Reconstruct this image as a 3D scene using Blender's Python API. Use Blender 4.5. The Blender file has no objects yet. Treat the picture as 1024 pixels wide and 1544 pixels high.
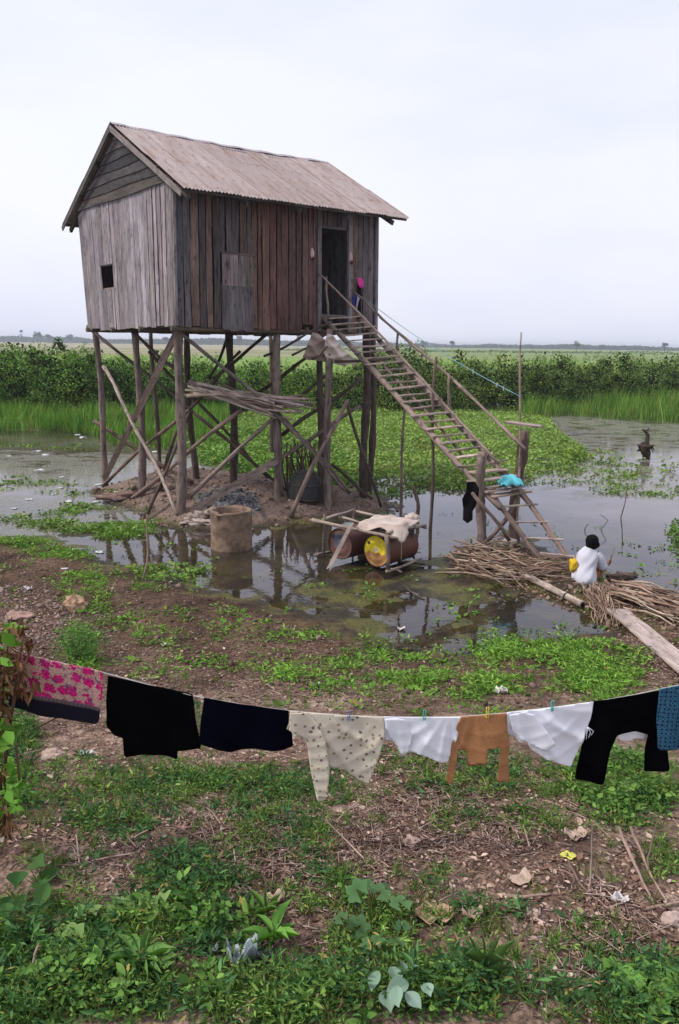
import bpy, bmesh, math, random
import numpy as np
from mathutils import Vector, Matrix
random.seed(7); RNG = np.random.default_rng(7)
S = bpy.context.scene
COL = S.collection
# ------------------------------------------------------------------ camera
CH, CF, CP, CR = 3.9, 1200.0, 0.2077, 0.0127       # eye height, focal (px of 1024), pitch, roll
c_, s_ = math.cos(CP), math.sin(CP)
FWD = Vector((0, c_, -s_)); UPV = Vector((0, s_, c_)); RGT = Vector((1, 0, 0))
cr, sr = math.cos(CR), math.sin(CR)
camR = RGT * cr + UPV * sr; camU = UPV * cr - RGT * sr
cam = bpy.data.cameras.new('camera'); cam.sensor_fit = 'VERTICAL'; cam.sensor_height = 36
cam.lens = 36 * CF / 1544; cam.clip_end = 20000; cam.clip_start = 0.1
cam_ob = bpy.data.objects.new('camera', cam); COL.objects.link(cam_ob)
M = Matrix((camR, camU, -FWD)).transposed().to_4x4(); M.translation = (0, 0, CH)
cam_ob.matrix_world = M; S.camera = cam_ob
# ------------------------------------------------------------------ world and sun
SUN_EL, SUN_AZ = math.radians(48), math.radians(-68)   # azimuth from +Y towards +X
W = bpy.data.worlds.new('World'); S.world = W; W.use_nodes = True
nt = W.node_tree; nt.nodes.clear()
def wn(t, **k):
    n = nt.nodes.new(t)
    for a, b in k.items(): setattr(n, a, b)
    return n
sky = wn('ShaderNodeTexSky', sky_type='NISHITA', sun_disc=False, sun_elevation=SUN_EL, sun_rotation=SUN_AZ)
sky.air_density = 1.2; sky.dust_density = 3.0
bg1 = wn('ShaderNodeBackground'); bg1.inputs[1].default_value = 0.10
nt.links.new(sky.outputs[0], bg1.inputs[0])
tc = wn('ShaderNodeTexCoord'); mp = wn('ShaderNodeMapping'); mp.inputs['Scale'].default_value = (1, 1, 3.2)
nz = wn('ShaderNodeTexNoise'); nz.inputs['Scale'].default_value = 1.7; nz.inputs['Detail'].default_value = 4
rp = wn('ShaderNodeValToRGB')
rp.color_ramp.elements[0].position = 0.38; rp.color_ramp.elements[0].color = (0.74, 0.775, 0.955, 1)
rp.color_ramp.elements[1].position = 0.62; rp.color_ramp.elements[1].color = (0.88, 0.885, 0.99, 1)
nt.links.new(tc.outputs['Generated'], mp.inputs[0]); nt.links.new(mp.outputs[0], nz.inputs['Vector']); nt.links.new(nz.outputs[0], rp.inputs[0])
bg2 = wn('ShaderNodeBackground'); bg2.inputs[1].default_value = 0.95
nt.links.new(rp.outputs[0], bg2.inputs[0])
mx = wn('ShaderNodeMixShader'); mx.inputs[0].default_value = 0.86
wo = wn('ShaderNodeOutputWorld')
nt.links.new(bg1.outputs[0], mx.inputs[1]); nt.links.new(bg2.outputs[0], mx.inputs[2]); nt.links.new(mx.outputs[0], wo.inputs[0])
sl = bpy.data.lights.new('sun', 'SUN'); sl.energy = 2.5; sl.angle = math.radians(11); sl.color = (1, 0.95, 0.88)
so = bpy.data.objects.new('sun', sl); COL.objects.link(so)
sd = Vector((math.sin(SUN_AZ) * math.cos(SUN_EL), math.cos(SUN_AZ) * math.cos(SUN_EL) - 0.35, math.sin(SUN_EL)))
so.rotation_euler = sd.to_track_quat('Z', 'Y').to_euler()
S.view_settings.view_transform = 'Standard'; S.view_settings.look = 'None'
S.view_settings.exposure = 0.30; S.view_settings.gamma = 1.0
S.render.engine = 'CYCLES'
S.cycles.max_bounces = 6; S.cycles.diffuse_bounces = 3; S.cycles.glossy_bounces = 3; S.cycles.transmission_bounces = 3
S.cycles.transparent_max_bounces = 8; S.cycles.volume_bounces = 0; S.cycles.use_denoising = True
S.cycles.caustics_reflective = False; S.cycles.caustics_refractive = False

# ------------------------------------------------------------------ pixel -> place in the world
def ray(x, y):
    u, v = x - 512, y - 772
    uu = u * cr + v * sr; vv = -u * sr + v * cr
    return FWD + RGT * (uu / CF) - UPV * (vv / CF)
def px(x, y, z=None, Y=None):
    d = ray(x, y)
    t = (z - CH) / d.z if Y is None else Y / d.y
    return Vector((0, 0, CH)) + d * t
def xy(pts, z=0.0): return [tuple(px(a, b, z=z))[:2] for a, b in pts]

# ------------------------------------------------------------------ noise and the lie of the land
def vnoise(x, y, seed=0):
    xi = np.floor(x).astype(np.int64); yi = np.floor(y).astype(np.int64); fx = x - xi; fy = y - yi
    fx = fx * fx * (3 - 2 * fx); fy = fy * fy * (3 - 2 * fy)
    def h(a, b):
        n = (a * 374761393 + b * 668265263 + seed * 974634777) & 0xffffffff
        n = ((n ^ (n >> 13)) * 1274126177) & 0xffffffff
        return ((n ^ (n >> 16)) & 0xffff) / 65535.0
    return (h(xi, yi) * (1 - fx) + h(xi + 1, yi) * fx) * (1 - fy) + (h(xi, yi + 1) * (1 - fx) + h(xi + 1, yi + 1) * fx) * fy
def fbm(x, y, sc, oct=4, seed=0):
    o = 0; a = 1; t = 0
    for i in range(oct):
        o = o + a * vnoise(x * sc, y * sc, seed + i); t += a; a *= 0.5; sc *= 2.03
    return o / t                                               # 0..1
def sdf(poly, x, y):
    x = np.asarray(x, float); y = np.asarray(y, float)
    d = np.full(x.shape, 1e18); ins = np.zeros(x.shape, bool); n = len(poly)
    for i in range(n):
        ax, ay = poly[i]; bx, by = poly[(i + 1) % n]
        ex, ey = bx - ax, by - ay; wx, wy = x - ax, y - ay
        t = np.clip((wx * ex + wy * ey) / (ex * ex + ey * ey + 1e-12), 0, 1)
        d = np.minimum(d, (wx - ex * t) ** 2 + (wy - ey * t) ** 2)
        if ay != by:
            c = ((ay > y) != (by > y)) & (x < (bx - ax) * (y - ay) / (by - ay) + ax); ins ^= c
    return np.where(ins, 1, -1) * np.sqrt(d)
def sst(a, b, x):
    t = np.clip((x - a) / (b - a), 0, 1); return t * t * (3 - 2 * t)
NEAR = xy([(-900, 800), (-300, 800), (0, 803), (60, 806), (110, 812), (165, 822), (215, 850), (300, 868), (380, 895), (470, 925), (600, 962), (720, 965), (820, 955), (868, 930),
           (830, 905), (760, 888), (700, 880), (668, 862), (664, 845), (690, 826), (760, 812), (830, 828), (900, 852), (940, 880), (1024, 905), (1300, 940)]) + [(60, 9), (60, -12), (-60, -12), (-60, 14)]
MOUND = xy([(140, 742), (180, 772), (240, 797), (330, 806), (420, 796), (500, 784), (590, 776), (612, 762), (570, 742), (480, 736), (420, 726), (340, 718), (260, 714), (200, 724)])
FARB = xy([(-2500, 652), (-900, 652), (0, 650), (150, 654), (330, 650), (430, 612), (600, 608), (760, 612), (900, 628), (1024, 634), (1500, 640), (3500, 660)]) + [(9000, 60), (9000, 9000), (-9000, 9000), (-9000, 60)]
MAT = xy([(300, 690), (360, 705), (430, 728), (500, 735), (580, 728), (660, 742), (740, 738), (820, 718), (900, 690), (880, 672), (850, 655), (830, 630), (780, 618), (600, 606), (430, 606), (330, 632), (200, 655)])
GRAVEL = xy([(298, 752), (330, 742), (385, 748), (392, 766), (345, 778), (300, 772)], .3)
def height(x, y, fine=True):
    x = np.asarray(x, float); y = np.asarray(y, float)
    a = sdf(NEAR, x, y); b = sdf(MOUND, x, y); c = sdf(FARB, x, y); g = sdf(GRAVEL, x, y)
    n1 = fbm(x, y, .55, 3, 3) - .5; n2 = fbm(x, y, 3.2, 4, 11) - .5
    wob = n1 * 1.1 + n2 * .35
    a2 = a + wob * .8; b2 = b + wob * .5
    ha = np.where(a2 > 0, .11 * np.clip(a2, 0, 1.3), np.where(a2 > -2.5, .014 * a2, np.maximum(-.035 + .10 * (a2 + 2.5), -.4)))
    ha = ha + .85 * sst(9.8, 2.6, y) + np.where(y < 2.6, (2.6 - y) * .12, 0)
    ha = np.where(y < 30, ha, -.4)
    hb = np.where(b2 > 0, .36 * sst(0, 1.3, b2), np.maximum(.12 * b2, -.4))
    hc = np.where(c > 0, .25 * sst(0, 4, c) + .35 * sst(6, 16, c), np.maximum(.1 * c, -.4))
    h = np.maximum(np.maximum(ha, hb), hc)
    h = h + np.where(g > 0, .16 * sst(0, .55, g), 0)
    if fine:
        land = sst(-.12, .06, h)
        h = h + (n1 * .10 + n2 * .05) * (.35 + .65 * land) * (y < 60)
        h = h + np.where(b2 > 0, (fbm(x, y, 5.5, 3, 31) - .5) * .16, 0)
    return h
def G(x, y):
    z = 0.05
    for _ in range(12):
        p = px(x, y, z=z); z = .5 * z + .5 * float(height(np.array([p.x]), np.array([p.y]))[0])
    p = px(x, y, z=z); return p
def hz(x, y): return float(height(np.array([x]), np.array([y]))[0])

# ------------------------------------------------------------------ materials
MATS = {}
def new_mat(name):
    m = bpy.data.materials.new(name); m.use_nodes = True; t = m.node_tree; t.nodes.clear()
    out = t.nodes.new('ShaderNodeOutputMaterial'); return m, t, out
def N(t, typ, ins=None, **k):
    n = t.nodes.new(typ)
    for a, b in k.items(): setattr(n, a, b)
    for a, b in (ins or {}).items():
        if hasattr(b, 'is_output') or isinstance(b, bpy.types.NodeSocket): t.links.new(b, n.inputs[a])
        else: n.inputs[a].default_value = b
    return n
def ramp(t, fac, stops):
    r = t.nodes.new('ShaderNodeValToRGB'); t.links.new(fac, r.inputs[0]); e = r.color_ramp.elements
    while len(e) < len(stops): e.new(.5)
    for i, (p, c) in enumerate(stops):
        e[i].position = p; e[i].color = (c, c, c, 1) if isinstance(c, (int, float)) else tuple(c) + (1,)
    return r.outputs[0]
def mulc(t, a, b, f=1.0, mode='MULTIPLY'):
    n = t.nodes.new('ShaderNodeMix'); n.data_type = 'RGBA'; n.blend_type = mode; n.clamp_factor = True
    for idx, v in ((0, f), (6, a), (7, b)):
        if isinstance(v, bpy.types.NodeSocket): t.links.new(v, n.inputs[idx])
        else: n.inputs[idx].default_value = v if idx == 0 else tuple(v) + (1,)
    return n.outputs[2]
def wood_mat(name, rough=.85, contrast=.55, tint=(1, 1, 1), gs=(2.5, 45, 1)):
    m, t, out = new_mat(name)
    col = N(t, 'ShaderNodeAttribute', attribute_name='Col').outputs['Color']
    g = N(t, 'ShaderNodeAttribute', attribute_name='g').outputs['Vector']
    mp = N(t, 'ShaderNodeMapping', {'Vector': g, 'Scale': gs}).outputs[0]
    n1 = N(t, 'ShaderNodeTexNoise', {'Vector': mp, 'Scale': 1.0, 'Detail': 6.0, 'Roughness': .65, 'Distortion': .6}).outputs[0]
    mp2 = N(t, 'ShaderNodeMapping', {'Vector': g, 'Scale': (1.1, 5, 1)}).outputs[0]
    n2 = N(t, 'ShaderNodeTexNoise', {'Vector': mp2, 'Scale': 1.0, 'Detail': 4.0}).outputs[0]
    mp3 = N(t, 'ShaderNodeMapping', {'Vector': g, 'Scale': (4, 9, 1)}).outputs[0]
    n3 = N(t, 'ShaderNodeTexNoise', {'Vector': mp3, 'Scale': 1.5, 'Detail': 3.0}).outputs[0]
    c = mulc(t, col, ramp(t, n1, [(.32, 1 - contrast), (.50, .95), (.70, 1.3)]))
    c = mulc(t, c, ramp(t, n2, [(.3, .62), (.55, 1.0), (.7, 1.2)]))
    c = mulc(t, c, ramp(t, n3, [(.58, 1.0), (.70, .40)]), .9)
    c = mulc(t, c, tint)
    bmp = N(t, 'ShaderNodeBump', {'Height': n1, 'Strength': .5, 'Distance': .01}).outputs[0]
    b = N(t, 'ShaderNodeBsdfPrincipled', {'Base Color': c, 'Roughness': rough, 'Normal': bmp, 'Specular IOR Level': .2})
    t.links.new(b.outputs[0], out.inputs[0]); MATS[name] = m; return m
def leaf_mat(name, trans=.3, rough=.6, spec=.25):
    m, t, out = new_mat(name)
    col = N(t, 'ShaderNodeAttribute', attribute_name='Col').outputs['Color']
    b = N(t, 'ShaderNodeBsdfPrincipled', {'Base Color': col, 'Roughness': rough, 'Specular IOR Level': spec})
    tr = N(t, 'ShaderNodeBsdfTranslucent', {'Color': mulc(t, col, (1.2, 1.5, .5))})
    mx = N(t, 'ShaderNodeMixShader', {0: trans, 1: b.outputs[0], 2: tr.outputs[0]})
    t.links.new(mx.outputs[0], out.inputs[0]); MATS[name] = m; return m
def plain_mat(name, col, rough=.8, nscale=12, namp=.35, bump=.3, bdist=.01, spec=.3, attr=False, col2=None, thr=(.5, .6), stains=None):
    m, t, out = new_mat(name)
    tc = N(t, 'ShaderNodeTexCoord').outputs['Object']
    n1 = N(t, 'ShaderNodeTexNoise', {'Vector': tc, 'Scale': float(nscale), 'Detail': 6.0, 'Roughness': .6}).outputs[0]
    base = N(t, 'ShaderNodeAttribute', attribute_name='Col').outputs['Color'] if attr else N(t, 'ShaderNodeRGB').outputs[0]
    if not attr: base.default_value = tuple(col) + (1,)
    if col2:
        n2 = N(t, 'ShaderNodeTexNoise', {'Vector': tc, 'Scale': nscale * .3, 'Detail': 5.0}).outputs[0]
        base = mulc(t, base, col2, ramp(t, n2, [(thr[0], 0), (thr[1], 1)]), 'MIX')
    c = mulc(t, base, ramp(t, n1, [(.3, 1 - namp), (.7, 1 + namp * .5)]))
    bmp = N(t, 'ShaderNodeBump', {'Height': n1, 'Strength': bump, 'Distance': bdist}).outputs[0]
    b = N(t, 'ShaderNodeBsdfPrincipled', {'Base Color': c, 'Roughness': rough, 'Normal': bmp, 'Specular IOR Level': spec})
    t.links.new(b.outputs[0], out.inputs[0]); MATS[name] = m; return m
WOOD = wood_mat('weathered_wood', contrast=.68); POLE = wood_mat('pole_wood', gs=(3, 14, 1), contrast=.55, tint=(.98, .92, .87))
LEAF = leaf_mat('leaf', .17, .72, .12); DRY = leaf_mat('dry_leaf', .12, .8, .1)
CLOTH_MATS = {}

# ------------------------------------------------------------------ mesh building
def finish(me, name, mat, parent, smooth):
    me.materials.append(mat)
    if smooth: me.polygons.foreach_set('use_smooth', np.ones(len(me.polygons), bool))
    me.update()
    o = bpy.data.objects.new(name, me); COL.objects.link(o)
    if parent is not None:
        o.parent = parent; o.matrix_parent_inverse = Matrix.Translation(-Vector(parent.location)) if parent.type == 'EMPTY' and parent.rotation_euler.z == 0 else Matrix()
    return o
class MB:
    def __init__(s): s.v = []; s.f = []; s.c = []; s.g = []
    def ring_tube(s, pts, rad, n=8, col=(.3, .27, .25), wob=.0, cap=True, seed=None, flat=1.0):
        pts = [Vector(p) for p in pts]; rr = rad if isinstance(rad, (list, tuple)) else [rad] * len(pts)
        R = random.Random(seed if seed is not None else random.random())
        ident = R.random() * 50; base = len(s.v); L = 0
        d0 = (pts[-1] - pts[0]).normalized(); a = d0.orthogonal().normalized()
        for i, p in enumerate(pts):
            d = (pts[min(i + 1, len(pts) - 1)] - pts[max(i - 1, 0)]).normalized()
            a = (a - d * a.dot(d)).normalized(); b = d.cross(a)
            if i: L += (p - pts[i - 1]).length
            for k in range(n):
                an = k * 2 * math.pi / n; r = rr[i] * (1 + wob * (R.random() - .5))
                s.v.append(p + a * math.cos(an) * r + b * math.sin(an) * r * flat)
                s.g.append((L, abs(an - math.pi) * rr[i] * 1.0, ident)); s.c.append(col)
        for i in range(len(pts) - 1):
            for k in range(n):
                q = base + i * n; k2 = (k + 1) % n
                s.f.append((q + k, q + k2, q + n + k2, q + n + k))
        if cap:
            s.f.append(tuple(base + k for k in reversed(range(n)))); q = base + (len(pts) - 1) * n
            s.f.append(tuple(q + k for k in range(n)))
    def pole(s, p0, p1, r0, r1=None, col=(.3, .27, .25), bend=.0, n=8, wob=.18, segs=None, bow=None):
        """A cut branch: tapered, a little crooked, knobbly."""
        p0 = Vector(p0); p1 = Vector(p1); r1 = r0 * .8 if r1 is None else r1; L = (p1 - p0).length
        segs = segs or max(3, min(16, int(L / .28))); d = (p1 - p0).normalized(); a = d.orthogonal().normalized(); b = d.cross(a)
        ph = [random.random() * 6.3 for _ in range(4)]; pts = []; rr = []
        for i in range(segs + 1):
            t = i / segs; e = math.sin(math.pi * t)
            o = a * (math.sin(ph[0] + t * 5) - math.sin(ph[0]) * (1 - t) - math.sin(ph[0] + 5) * t) * bend + b * (math.sin(ph[1] + t * 7) - math.sin(ph[1]) * (1 - t) - math.sin(ph[1] + 7) * t) * bend * .7
            if bow is not None: o += Vector(bow) * e
            pts.append(p0.lerp(p1, t) + o); rr.append((r0 + (r1 - r0) * t) * (1 + .1 * math.sin(ph[2] + t * 17) + .06 * math.sin(ph[3] + t * 31)))
        s.ring_tube(pts, rr, n, col, wob)
    def board(s, p0, p1, wv, tv, col=(.3, .27, .25), segs=1, wob=0.0, seed=None):
        """A plank from p0 to p1; wv = half-width vector, tv = full thickness vector (outwards)."""
        p0, p1, wv, tv = map(Vector, (p0, p1, wv, tv)); base = len(s.v); ident = random.random() * 50; L = (p1 - p0).length; w = wv.length
        for i in range(segs + 1):
            t = i / segs; c = p0.lerp(p1, t); k = 1 + wob * (random.random() - .5); k2 = 1 + wob * (random.random() - .5)
            for (a, b) in ((-k, 0), (k2, 0), (k2, 1), (-k, 1)):
                s.v.append(c + wv * a + tv * b); s.g.append((L * t, w * a + (.013 * b), ident)); s.c.append(col)
        for i in range(segs):
            q = base + i * 4
            for k in range(4):
                k2 = (k + 1) % 4; s.f.append((q + k, q + k2, q + 4 + k2, q + 4 + k))
        s.f.append((base + 3, base + 2, base + 1, base)); q = base + segs * 4; s.f.append((q, q + 1, q + 2, q + 3))
    def poly(s, pts, col=(.3, .3, .3), g=None):
        base = len(s.v)
        for p in pts: s.v.append(Vector(p)); s.g.append(tuple(g) if g else (p[0], p[1], 0)); s.c.append(col)
        s.f.append(tuple(range(base, base + len(pts))))
    def build(s, name, mat, parent=None, smooth=False, origin=None):
        me = bpy.data.meshes.new(name)
        off = Vector(origin) if origin is not None else Vector((0, 0, 0))
        if parent is None and origin is None and s.v:
            mnz = min(v[2] for v in s.v); off = Vector((sum(v[0] for v in s.v) / len(s.v), sum(v[1] for v in s.v) / len(s.v), mnz))
        me.from_pydata([tuple(Vector(v) - off) for v in s.v], [], s.f)
        ca = me.color_attributes.new('Col', 'FLOAT_COLOR', 'POINT'); ca.data.foreach_set('color', np.array([tuple(c) + (1,) for c in s.c], np.float32).ravel())
        ga = me.attributes.new('g', 'FLOAT_VECTOR', 'POINT'); ga.data.foreach_set('vector', np.array(s.g, np.float32).ravel())
        bm = bmesh.new(); bm.from_mesh(me); bmesh.ops.recalc_face_normals(bm, faces=bm.faces); bm.to_mesh(me); bm.free()
        o = finish(me, name, mat, parent, smooth)
        if parent is None: o.location = off
        return o
def tag(o, label=None, cat=None, group=None, kind=None):
    if label: o['label'] = label
    if cat: o['category'] = cat
    if group: o['group'] = group
    if kind: o['kind'] = kind
    return o
def thing(name, loc, label, cat, group=None):
    o = bpy.data.objects.new(name, None); COL.objects.link(o); o.location = loc; o.empty_display_size = .2
    return tag(o, label, cat, group)
def jit(c, a=.12):
    k = 1 + random.uniform(-a, a); return tuple(max(0, x * k * (1 + random.uniform(-a, a) * .25)) for x in c)
# many small copies of one shape merged into one mesh (leaves, blades, twigs of ONE plant or mass)
def swarm(name, tv, tf, pos, X, Y_, Z, scale, col, mat, parent=None, origin=(0, 0, 0), vcol=None):
    """tv: (k,3) template, tf: faces; X,Y_,Z: (n,3) frames."""
    tv = np.asarray(tv, float); n = len(pos); k = len(tv)
    sc = np.asarray(scale, float).reshape(n, 1, 1) if np.ndim(scale) == 1 else np.asarray(scale, float).reshape(n, 1, 3)
    T = tv[None] * sc
    V = T[..., 0:1] * X[:, None] + T[..., 1:2] * Y_[:, None] + T[..., 2:3] * Z[:, None] + (np.asarray(pos) - np.asarray(origin))[:, None]
    me = bpy.data.meshes.new(name); me.vertices.add(n * k); me.vertices.foreach_set('co', V.reshape(-1).astype(np.float32))
    lt = np.array([len(f) for f in tf]); lp = np.concatenate([np.array(f) for f in tf]); nl = len(lp)
    loops = (lp[None] + (np.arange(n) * k)[:, None]).reshape(-1)
    tot = np.tile(lt, n); start = np.concatenate([[0], np.cumsum(tot)[:-1]])
    me.loops.add(n * nl); me.polygons.add(n * len(tf))
    me.loops.foreach_set('vertex_index', loops.astype(np.int32)); me.polygons.foreach_set('loop_start', start.astype(np.int32)); me.polygons.foreach_set('loop_total', tot.astype(np.int32))
    c = np.repeat(np.asarray(col, float)[:, None, :], k, 1)
    if vcol is not None: c = c * np.asarray(vcol)[None, :, None]
    c = np.concatenate([c, np.ones((n, k, 1))], 2)
    me.update(calc_edges=True)
    ca = me.color_attributes.new('Col', 'FLOAT_COLOR', 'POINT'); ca.data.foreach_set('color', c.reshape(-1).astype(np.float32))
    ga = me.attributes.new('g', 'FLOAT_VECTOR', 'POINT'); ga.data.foreach_set('vector', np.tile(np.stack([tv[:, 1] * .3, tv[:, 0] * .05, tv[:, 2] * 0], 1), (n, 1)).reshape(-1).astype(np.float32))
    o = finish(me, name, mat, parent, False)
    if parent is None: o.location = origin
    return o
def nrm(a): return a / (np.linalg.norm(a, axis=1, keepdims=True) + 1e-9)
def frames(d, up):
    """Y along d, Z near up."""
    Yv = nrm(d); Xv = nrm(np.cross(Yv, up)); Zv = np.cross(Xv, Yv); return Xv, Yv, Zv
LEAF_T = ([(0, 0, 0), (-.30, .35, .07), (-.20, .72, .03), (0, 1, -.10), (.20, .72, .03), (.30, .35, .07)], [(0, 3, 2, 1), (0, 5, 4, 3)])
NARROW_T = ([(0, 0, 0), (-.13, .3, .03), (-.10, .7, -.02), (0, 1, -.15), (.10, .7, -.02), (.13, .3, .03)], [(0, 3, 2, 1), (0, 5, 4, 3)])
DIAM_T = ([(0, 0, 0), (-.28, .45, .06), (0, 1, -.05), (.28, .45, .06)], [(0, 3, 2, 1)])
BLADE_T = ([(-.5, 0, 0), (.5, 0, 0), (.42, .5, .06), (-.42, .5, .06), (0, 1, .28)], [(0, 1, 2, 3), (3, 2, 4)])
TWIG_T = ([(-.5, 0, -.3), (.5, 0, -.3), (0, 0, .5), (-.4, .5, .1), (.6, .5, .1), (.1, .5, .9), (-.3, 1, -.2), (.3, 1, -.2), (0, 1, .3)],
          [(0, 1, 4, 3), (1, 2, 5, 4), (2, 0, 3, 5), (3, 4, 7, 6), (4, 5, 8, 7), (5, 3, 6, 8)])
def leafcloud(name, pos, size, col, mat=LEAF, tmpl=LEAF_T, up=.6, parent=None, origin=(0, 0, 0), spread=1.0, vcol=None, d=None):
    n = len(pos)
    if d is None:
        an = RNG.uniform(0, 2 * np.pi, n); d = np.stack([np.cos(an), np.sin(an), RNG.normal(0, .35, n) * spread + .1], 1)
    u = np.stack([RNG.normal(0, 1 - up, n), RNG.normal(0, 1 - up, n), np.ones(n) * up], 1) + 1e-4
    X, Y_, Z = frames(d, u)
    return swarm(name, tmpl[0], tmpl[1], pos, X, Y_, Z, size, col, mat, parent, origin, vcol)
def green(n, a, b, var=.25, yellow=0.0):
    a = np.array(a); b = np.array(b); t = RNG.random((n, 1)); c = a * (1 - t) + b * t
    c = c * RNG.uniform(1 - var, 1 + var, (n, 1))
    if yellow: m = RNG.random(n) < yellow; c[m] = np.array([.30, .24, .07]) * RNG.uniform(.6, 1.2, (m.sum(), 1))
    return np.clip(c, 0, 1)
# ================================================================== SETTING
# ------------------------------------------------------------------ ground
def build_ground():
    nr, nc = 760, 520
    r = np.concatenate([1.2 * np.exp(np.linspace(0, math.log(70 / 1.2), nr)), 70 * np.exp(np.linspace(0, math.log(6500 / 70.), 70))[1:]])
    yv = r - 2.4; u = np.linspace(-1.15, 1.15, nc); u = u * (.72 + .28 * (u / 1.15) ** 2)
    X = u[None] * (r[:, None] + 3.2); Y = np.repeat(yv[:, None], nc, 1)
    far = sst(60, 90, Y)
    Zh = height(X, Y); Zh = Zh * (1 - far) + .5 * far
    V = np.stack([X, Y, Zh], 2).reshape(-1, 3); R = len(yv)
    i = (np.arange(R - 1)[:, None] * nc + np.arange(nc - 1)[None]).reshape(-1)
    F = np.stack([i, i + 1, i + nc + 1, i + nc], 1)
    me = bpy.data.meshes.new('ground'); me.vertices.add(len(V)); me.vertices.foreach_set('co', V.reshape(-1).astype(np.float32))
    me.loops.add(F.size); me.polygons.add(len(F)); me.loops.foreach_set('vertex_index', F.reshape(-1).astype(np.int32))
    me.polygons.foreach_set('loop_start', (np.arange(len(F)) * 4).astype(np.int32)); me.polygons.foreach_set('loop_total', np.full(len(F), 4, np.int32)); me.update(calc_edges=True)
    x = V[:, 0]; y = V[:, 1]
    field = sst(50, 62, y) ; mound = sst(-.1, .4, sdf(MOUND, x, y)); grav = sst(-.1, .15, sdf(GRAVEL, x, y) + (fbm(x, y, 6, 3, 5) - .5) * .4)
    ca = me.color_attributes.new('zone', 'FLOAT_COLOR', 'POINT')
    ca.data.foreach_set('color', np.stack([field, mound, grav, np.ones_like(x)], 1).reshape(-1).astype(np.float32))
    m, t, out = new_mat('ground_soil')
    geo = N(t, 'ShaderNodeNewGeometry').outputs['Position']; sep = N(t, 'ShaderNodeSeparateXYZ', {0: geo})
    zone = N(t, 'ShaderNodeSeparateColor', {0: N(t, 'ShaderNodeAttribute', attribute_name='zone').outputs['Color']})
    nA = N(t, 'ShaderNodeTexNoise', {'Vector': geo, 'Scale': 1.3, 'Detail': 8.0, 'Roughness': .65}).outputs[0]
    nB = N(t, 'ShaderNodeTexNoise', {'Vector': geo, 'Scale': 14.0, 'Detail': 8.0, 'Roughness': .7}).outputs[0]
    nC = N(t, 'ShaderNodeTexVoronoi', {'Vector': geo, 'Scale': 38.0}).outputs['Distance']
    soil = ramp(t, nA, [(.32, (.055, .032, .021)), (.42, (.14, .088, .062)), (.54, (.24, .16, .118)), (.66, (.37, .265, .21))])
    soil = mulc(t, soil, ramp(t, nB, [(.32, .30), (.5, .95), (.66, 1.6)]))
    soil = mulc(t, soil, ramp(t, nC, [(.0, .55), (.35, 1.1)]), .6)
    mnd = mulc(t, (.27, .19, .155), ramp(t, nB, [(.3, .45), (.5, .9), (.7, 1.25)]))
    mnd = mulc(t, mnd, ramp(t, nA, [(.35, .55), (.55, 1.0)]))
    soil = mulc(t, soil, mnd, zone.outputs[1], 'MIX')
    gr = mulc(t, (.10, .10, .11), ramp(t, nC, [(.0, .4), (.3, 1.5)]))
    soil = mulc(t, soil, gr, zone.outputs[2], 'MIX')
    # algae and wet mud close to and under the water
    alg = ramp(t, nA, [(.40, (.022, .018, .010)), (.47, (.045, .038, .017)), (.56, (.105, .098, .022)), (.68, (.05, .05, .017))])
    alg = mulc(t, alg, ramp(t, nB, [(.3, .5), (.6, 1.3)]))
    zz = N(t, 'ShaderNodeMath', {0: sep.outputs[2], 1: N(t, 'ShaderNodeMath', {0: nA, 1: .10}, operation='MULTIPLY').outputs[0]}, operation='SUBTRACT').outputs[0]
    wet = N(t, 'ShaderNodeMapRange', {'Value': zz, 'From Min': -.04, 'From Max': .06, 'To Min': 1.0, 'To Max': 0.0}).outputs[0]
    damp = N(t, 'ShaderNodeMapRange', {'Value': zz, 'From Min': .06, 'From Max': .34, 'To Min': 1.0, 'To Max': 0.0}).outputs[0]
    damp = N(t, 'ShaderNodeMath', {0: damp, 1: N(t, 'ShaderNodeMath', {0: 1.0, 1: zone.outputs[1]}, operation='SUBTRACT').outputs[0]}, operation='MULTIPLY').outputs[0]
    soil = mulc(t, soil, (.40, .34, .27), damp)
    soil = mulc(t, soil, alg, wet, 'MIX')
    # far fields: bands of stubble, bunds and young rice
    fm = N(t, 'ShaderNodeMapping', {'Vector': geo, 'Scale': (.0035, .035, 1)}).outputs[0]
    nF = N(t, 'ShaderNodeTexNoise', {'Vector': fm, 'Scale': 1.0, 'Detail': 5.0, 'Roughness': .6}).outputs[0]
    fm2 = N(t, 'ShaderNodeMapping', {'Vector': geo, 'Scale': (.006, .004, 1), 'Location': (3.1, 0, 0)}).outputs[0]
    nG = N(t, 'ShaderNodeTexNoise', {'Vector': fm2, 'Scale': 1.0, 'Detail': 2.0}).outputs[0]
    tan = ramp(t, nF, [(.40, (.15, .16, .055)), (.47, (.30, .25, .15)), (.53, (.36, .30, .20)), (.60, (.17, .19, .07))])
    grn = ramp(t, nF, [(.38, (.10, .15, .04)), (.50, (.20, .25, .08)), (.62, (.13, .18, .05))])
    xg = N(t, 'ShaderNodeMapRange', {'Value': sep.outputs[0], 'From Min': -60.0, 'From Max': 60.0}).outputs[0]
    fcol = mulc(t, tan, grn, xg, 'MIX')
    nearf = N(t, 'ShaderNodeMapRange', {'Value': sep.outputs[1], 'From Min': 190.0, 'From Max': 230.0, 'To Min': 1.0, 'To Max': 0.0}).outputs[0]
    fcol = mulc(t, fcol, (.17, .26, .045), nearf, 'MIX')
    c = mulc(t, soil, fcol, zone.outputs[0], 'MIX')
    hB = N(t, 'ShaderNodeMath', {0: nB, 1: nC}, operation='ADD').outputs[0]
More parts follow.
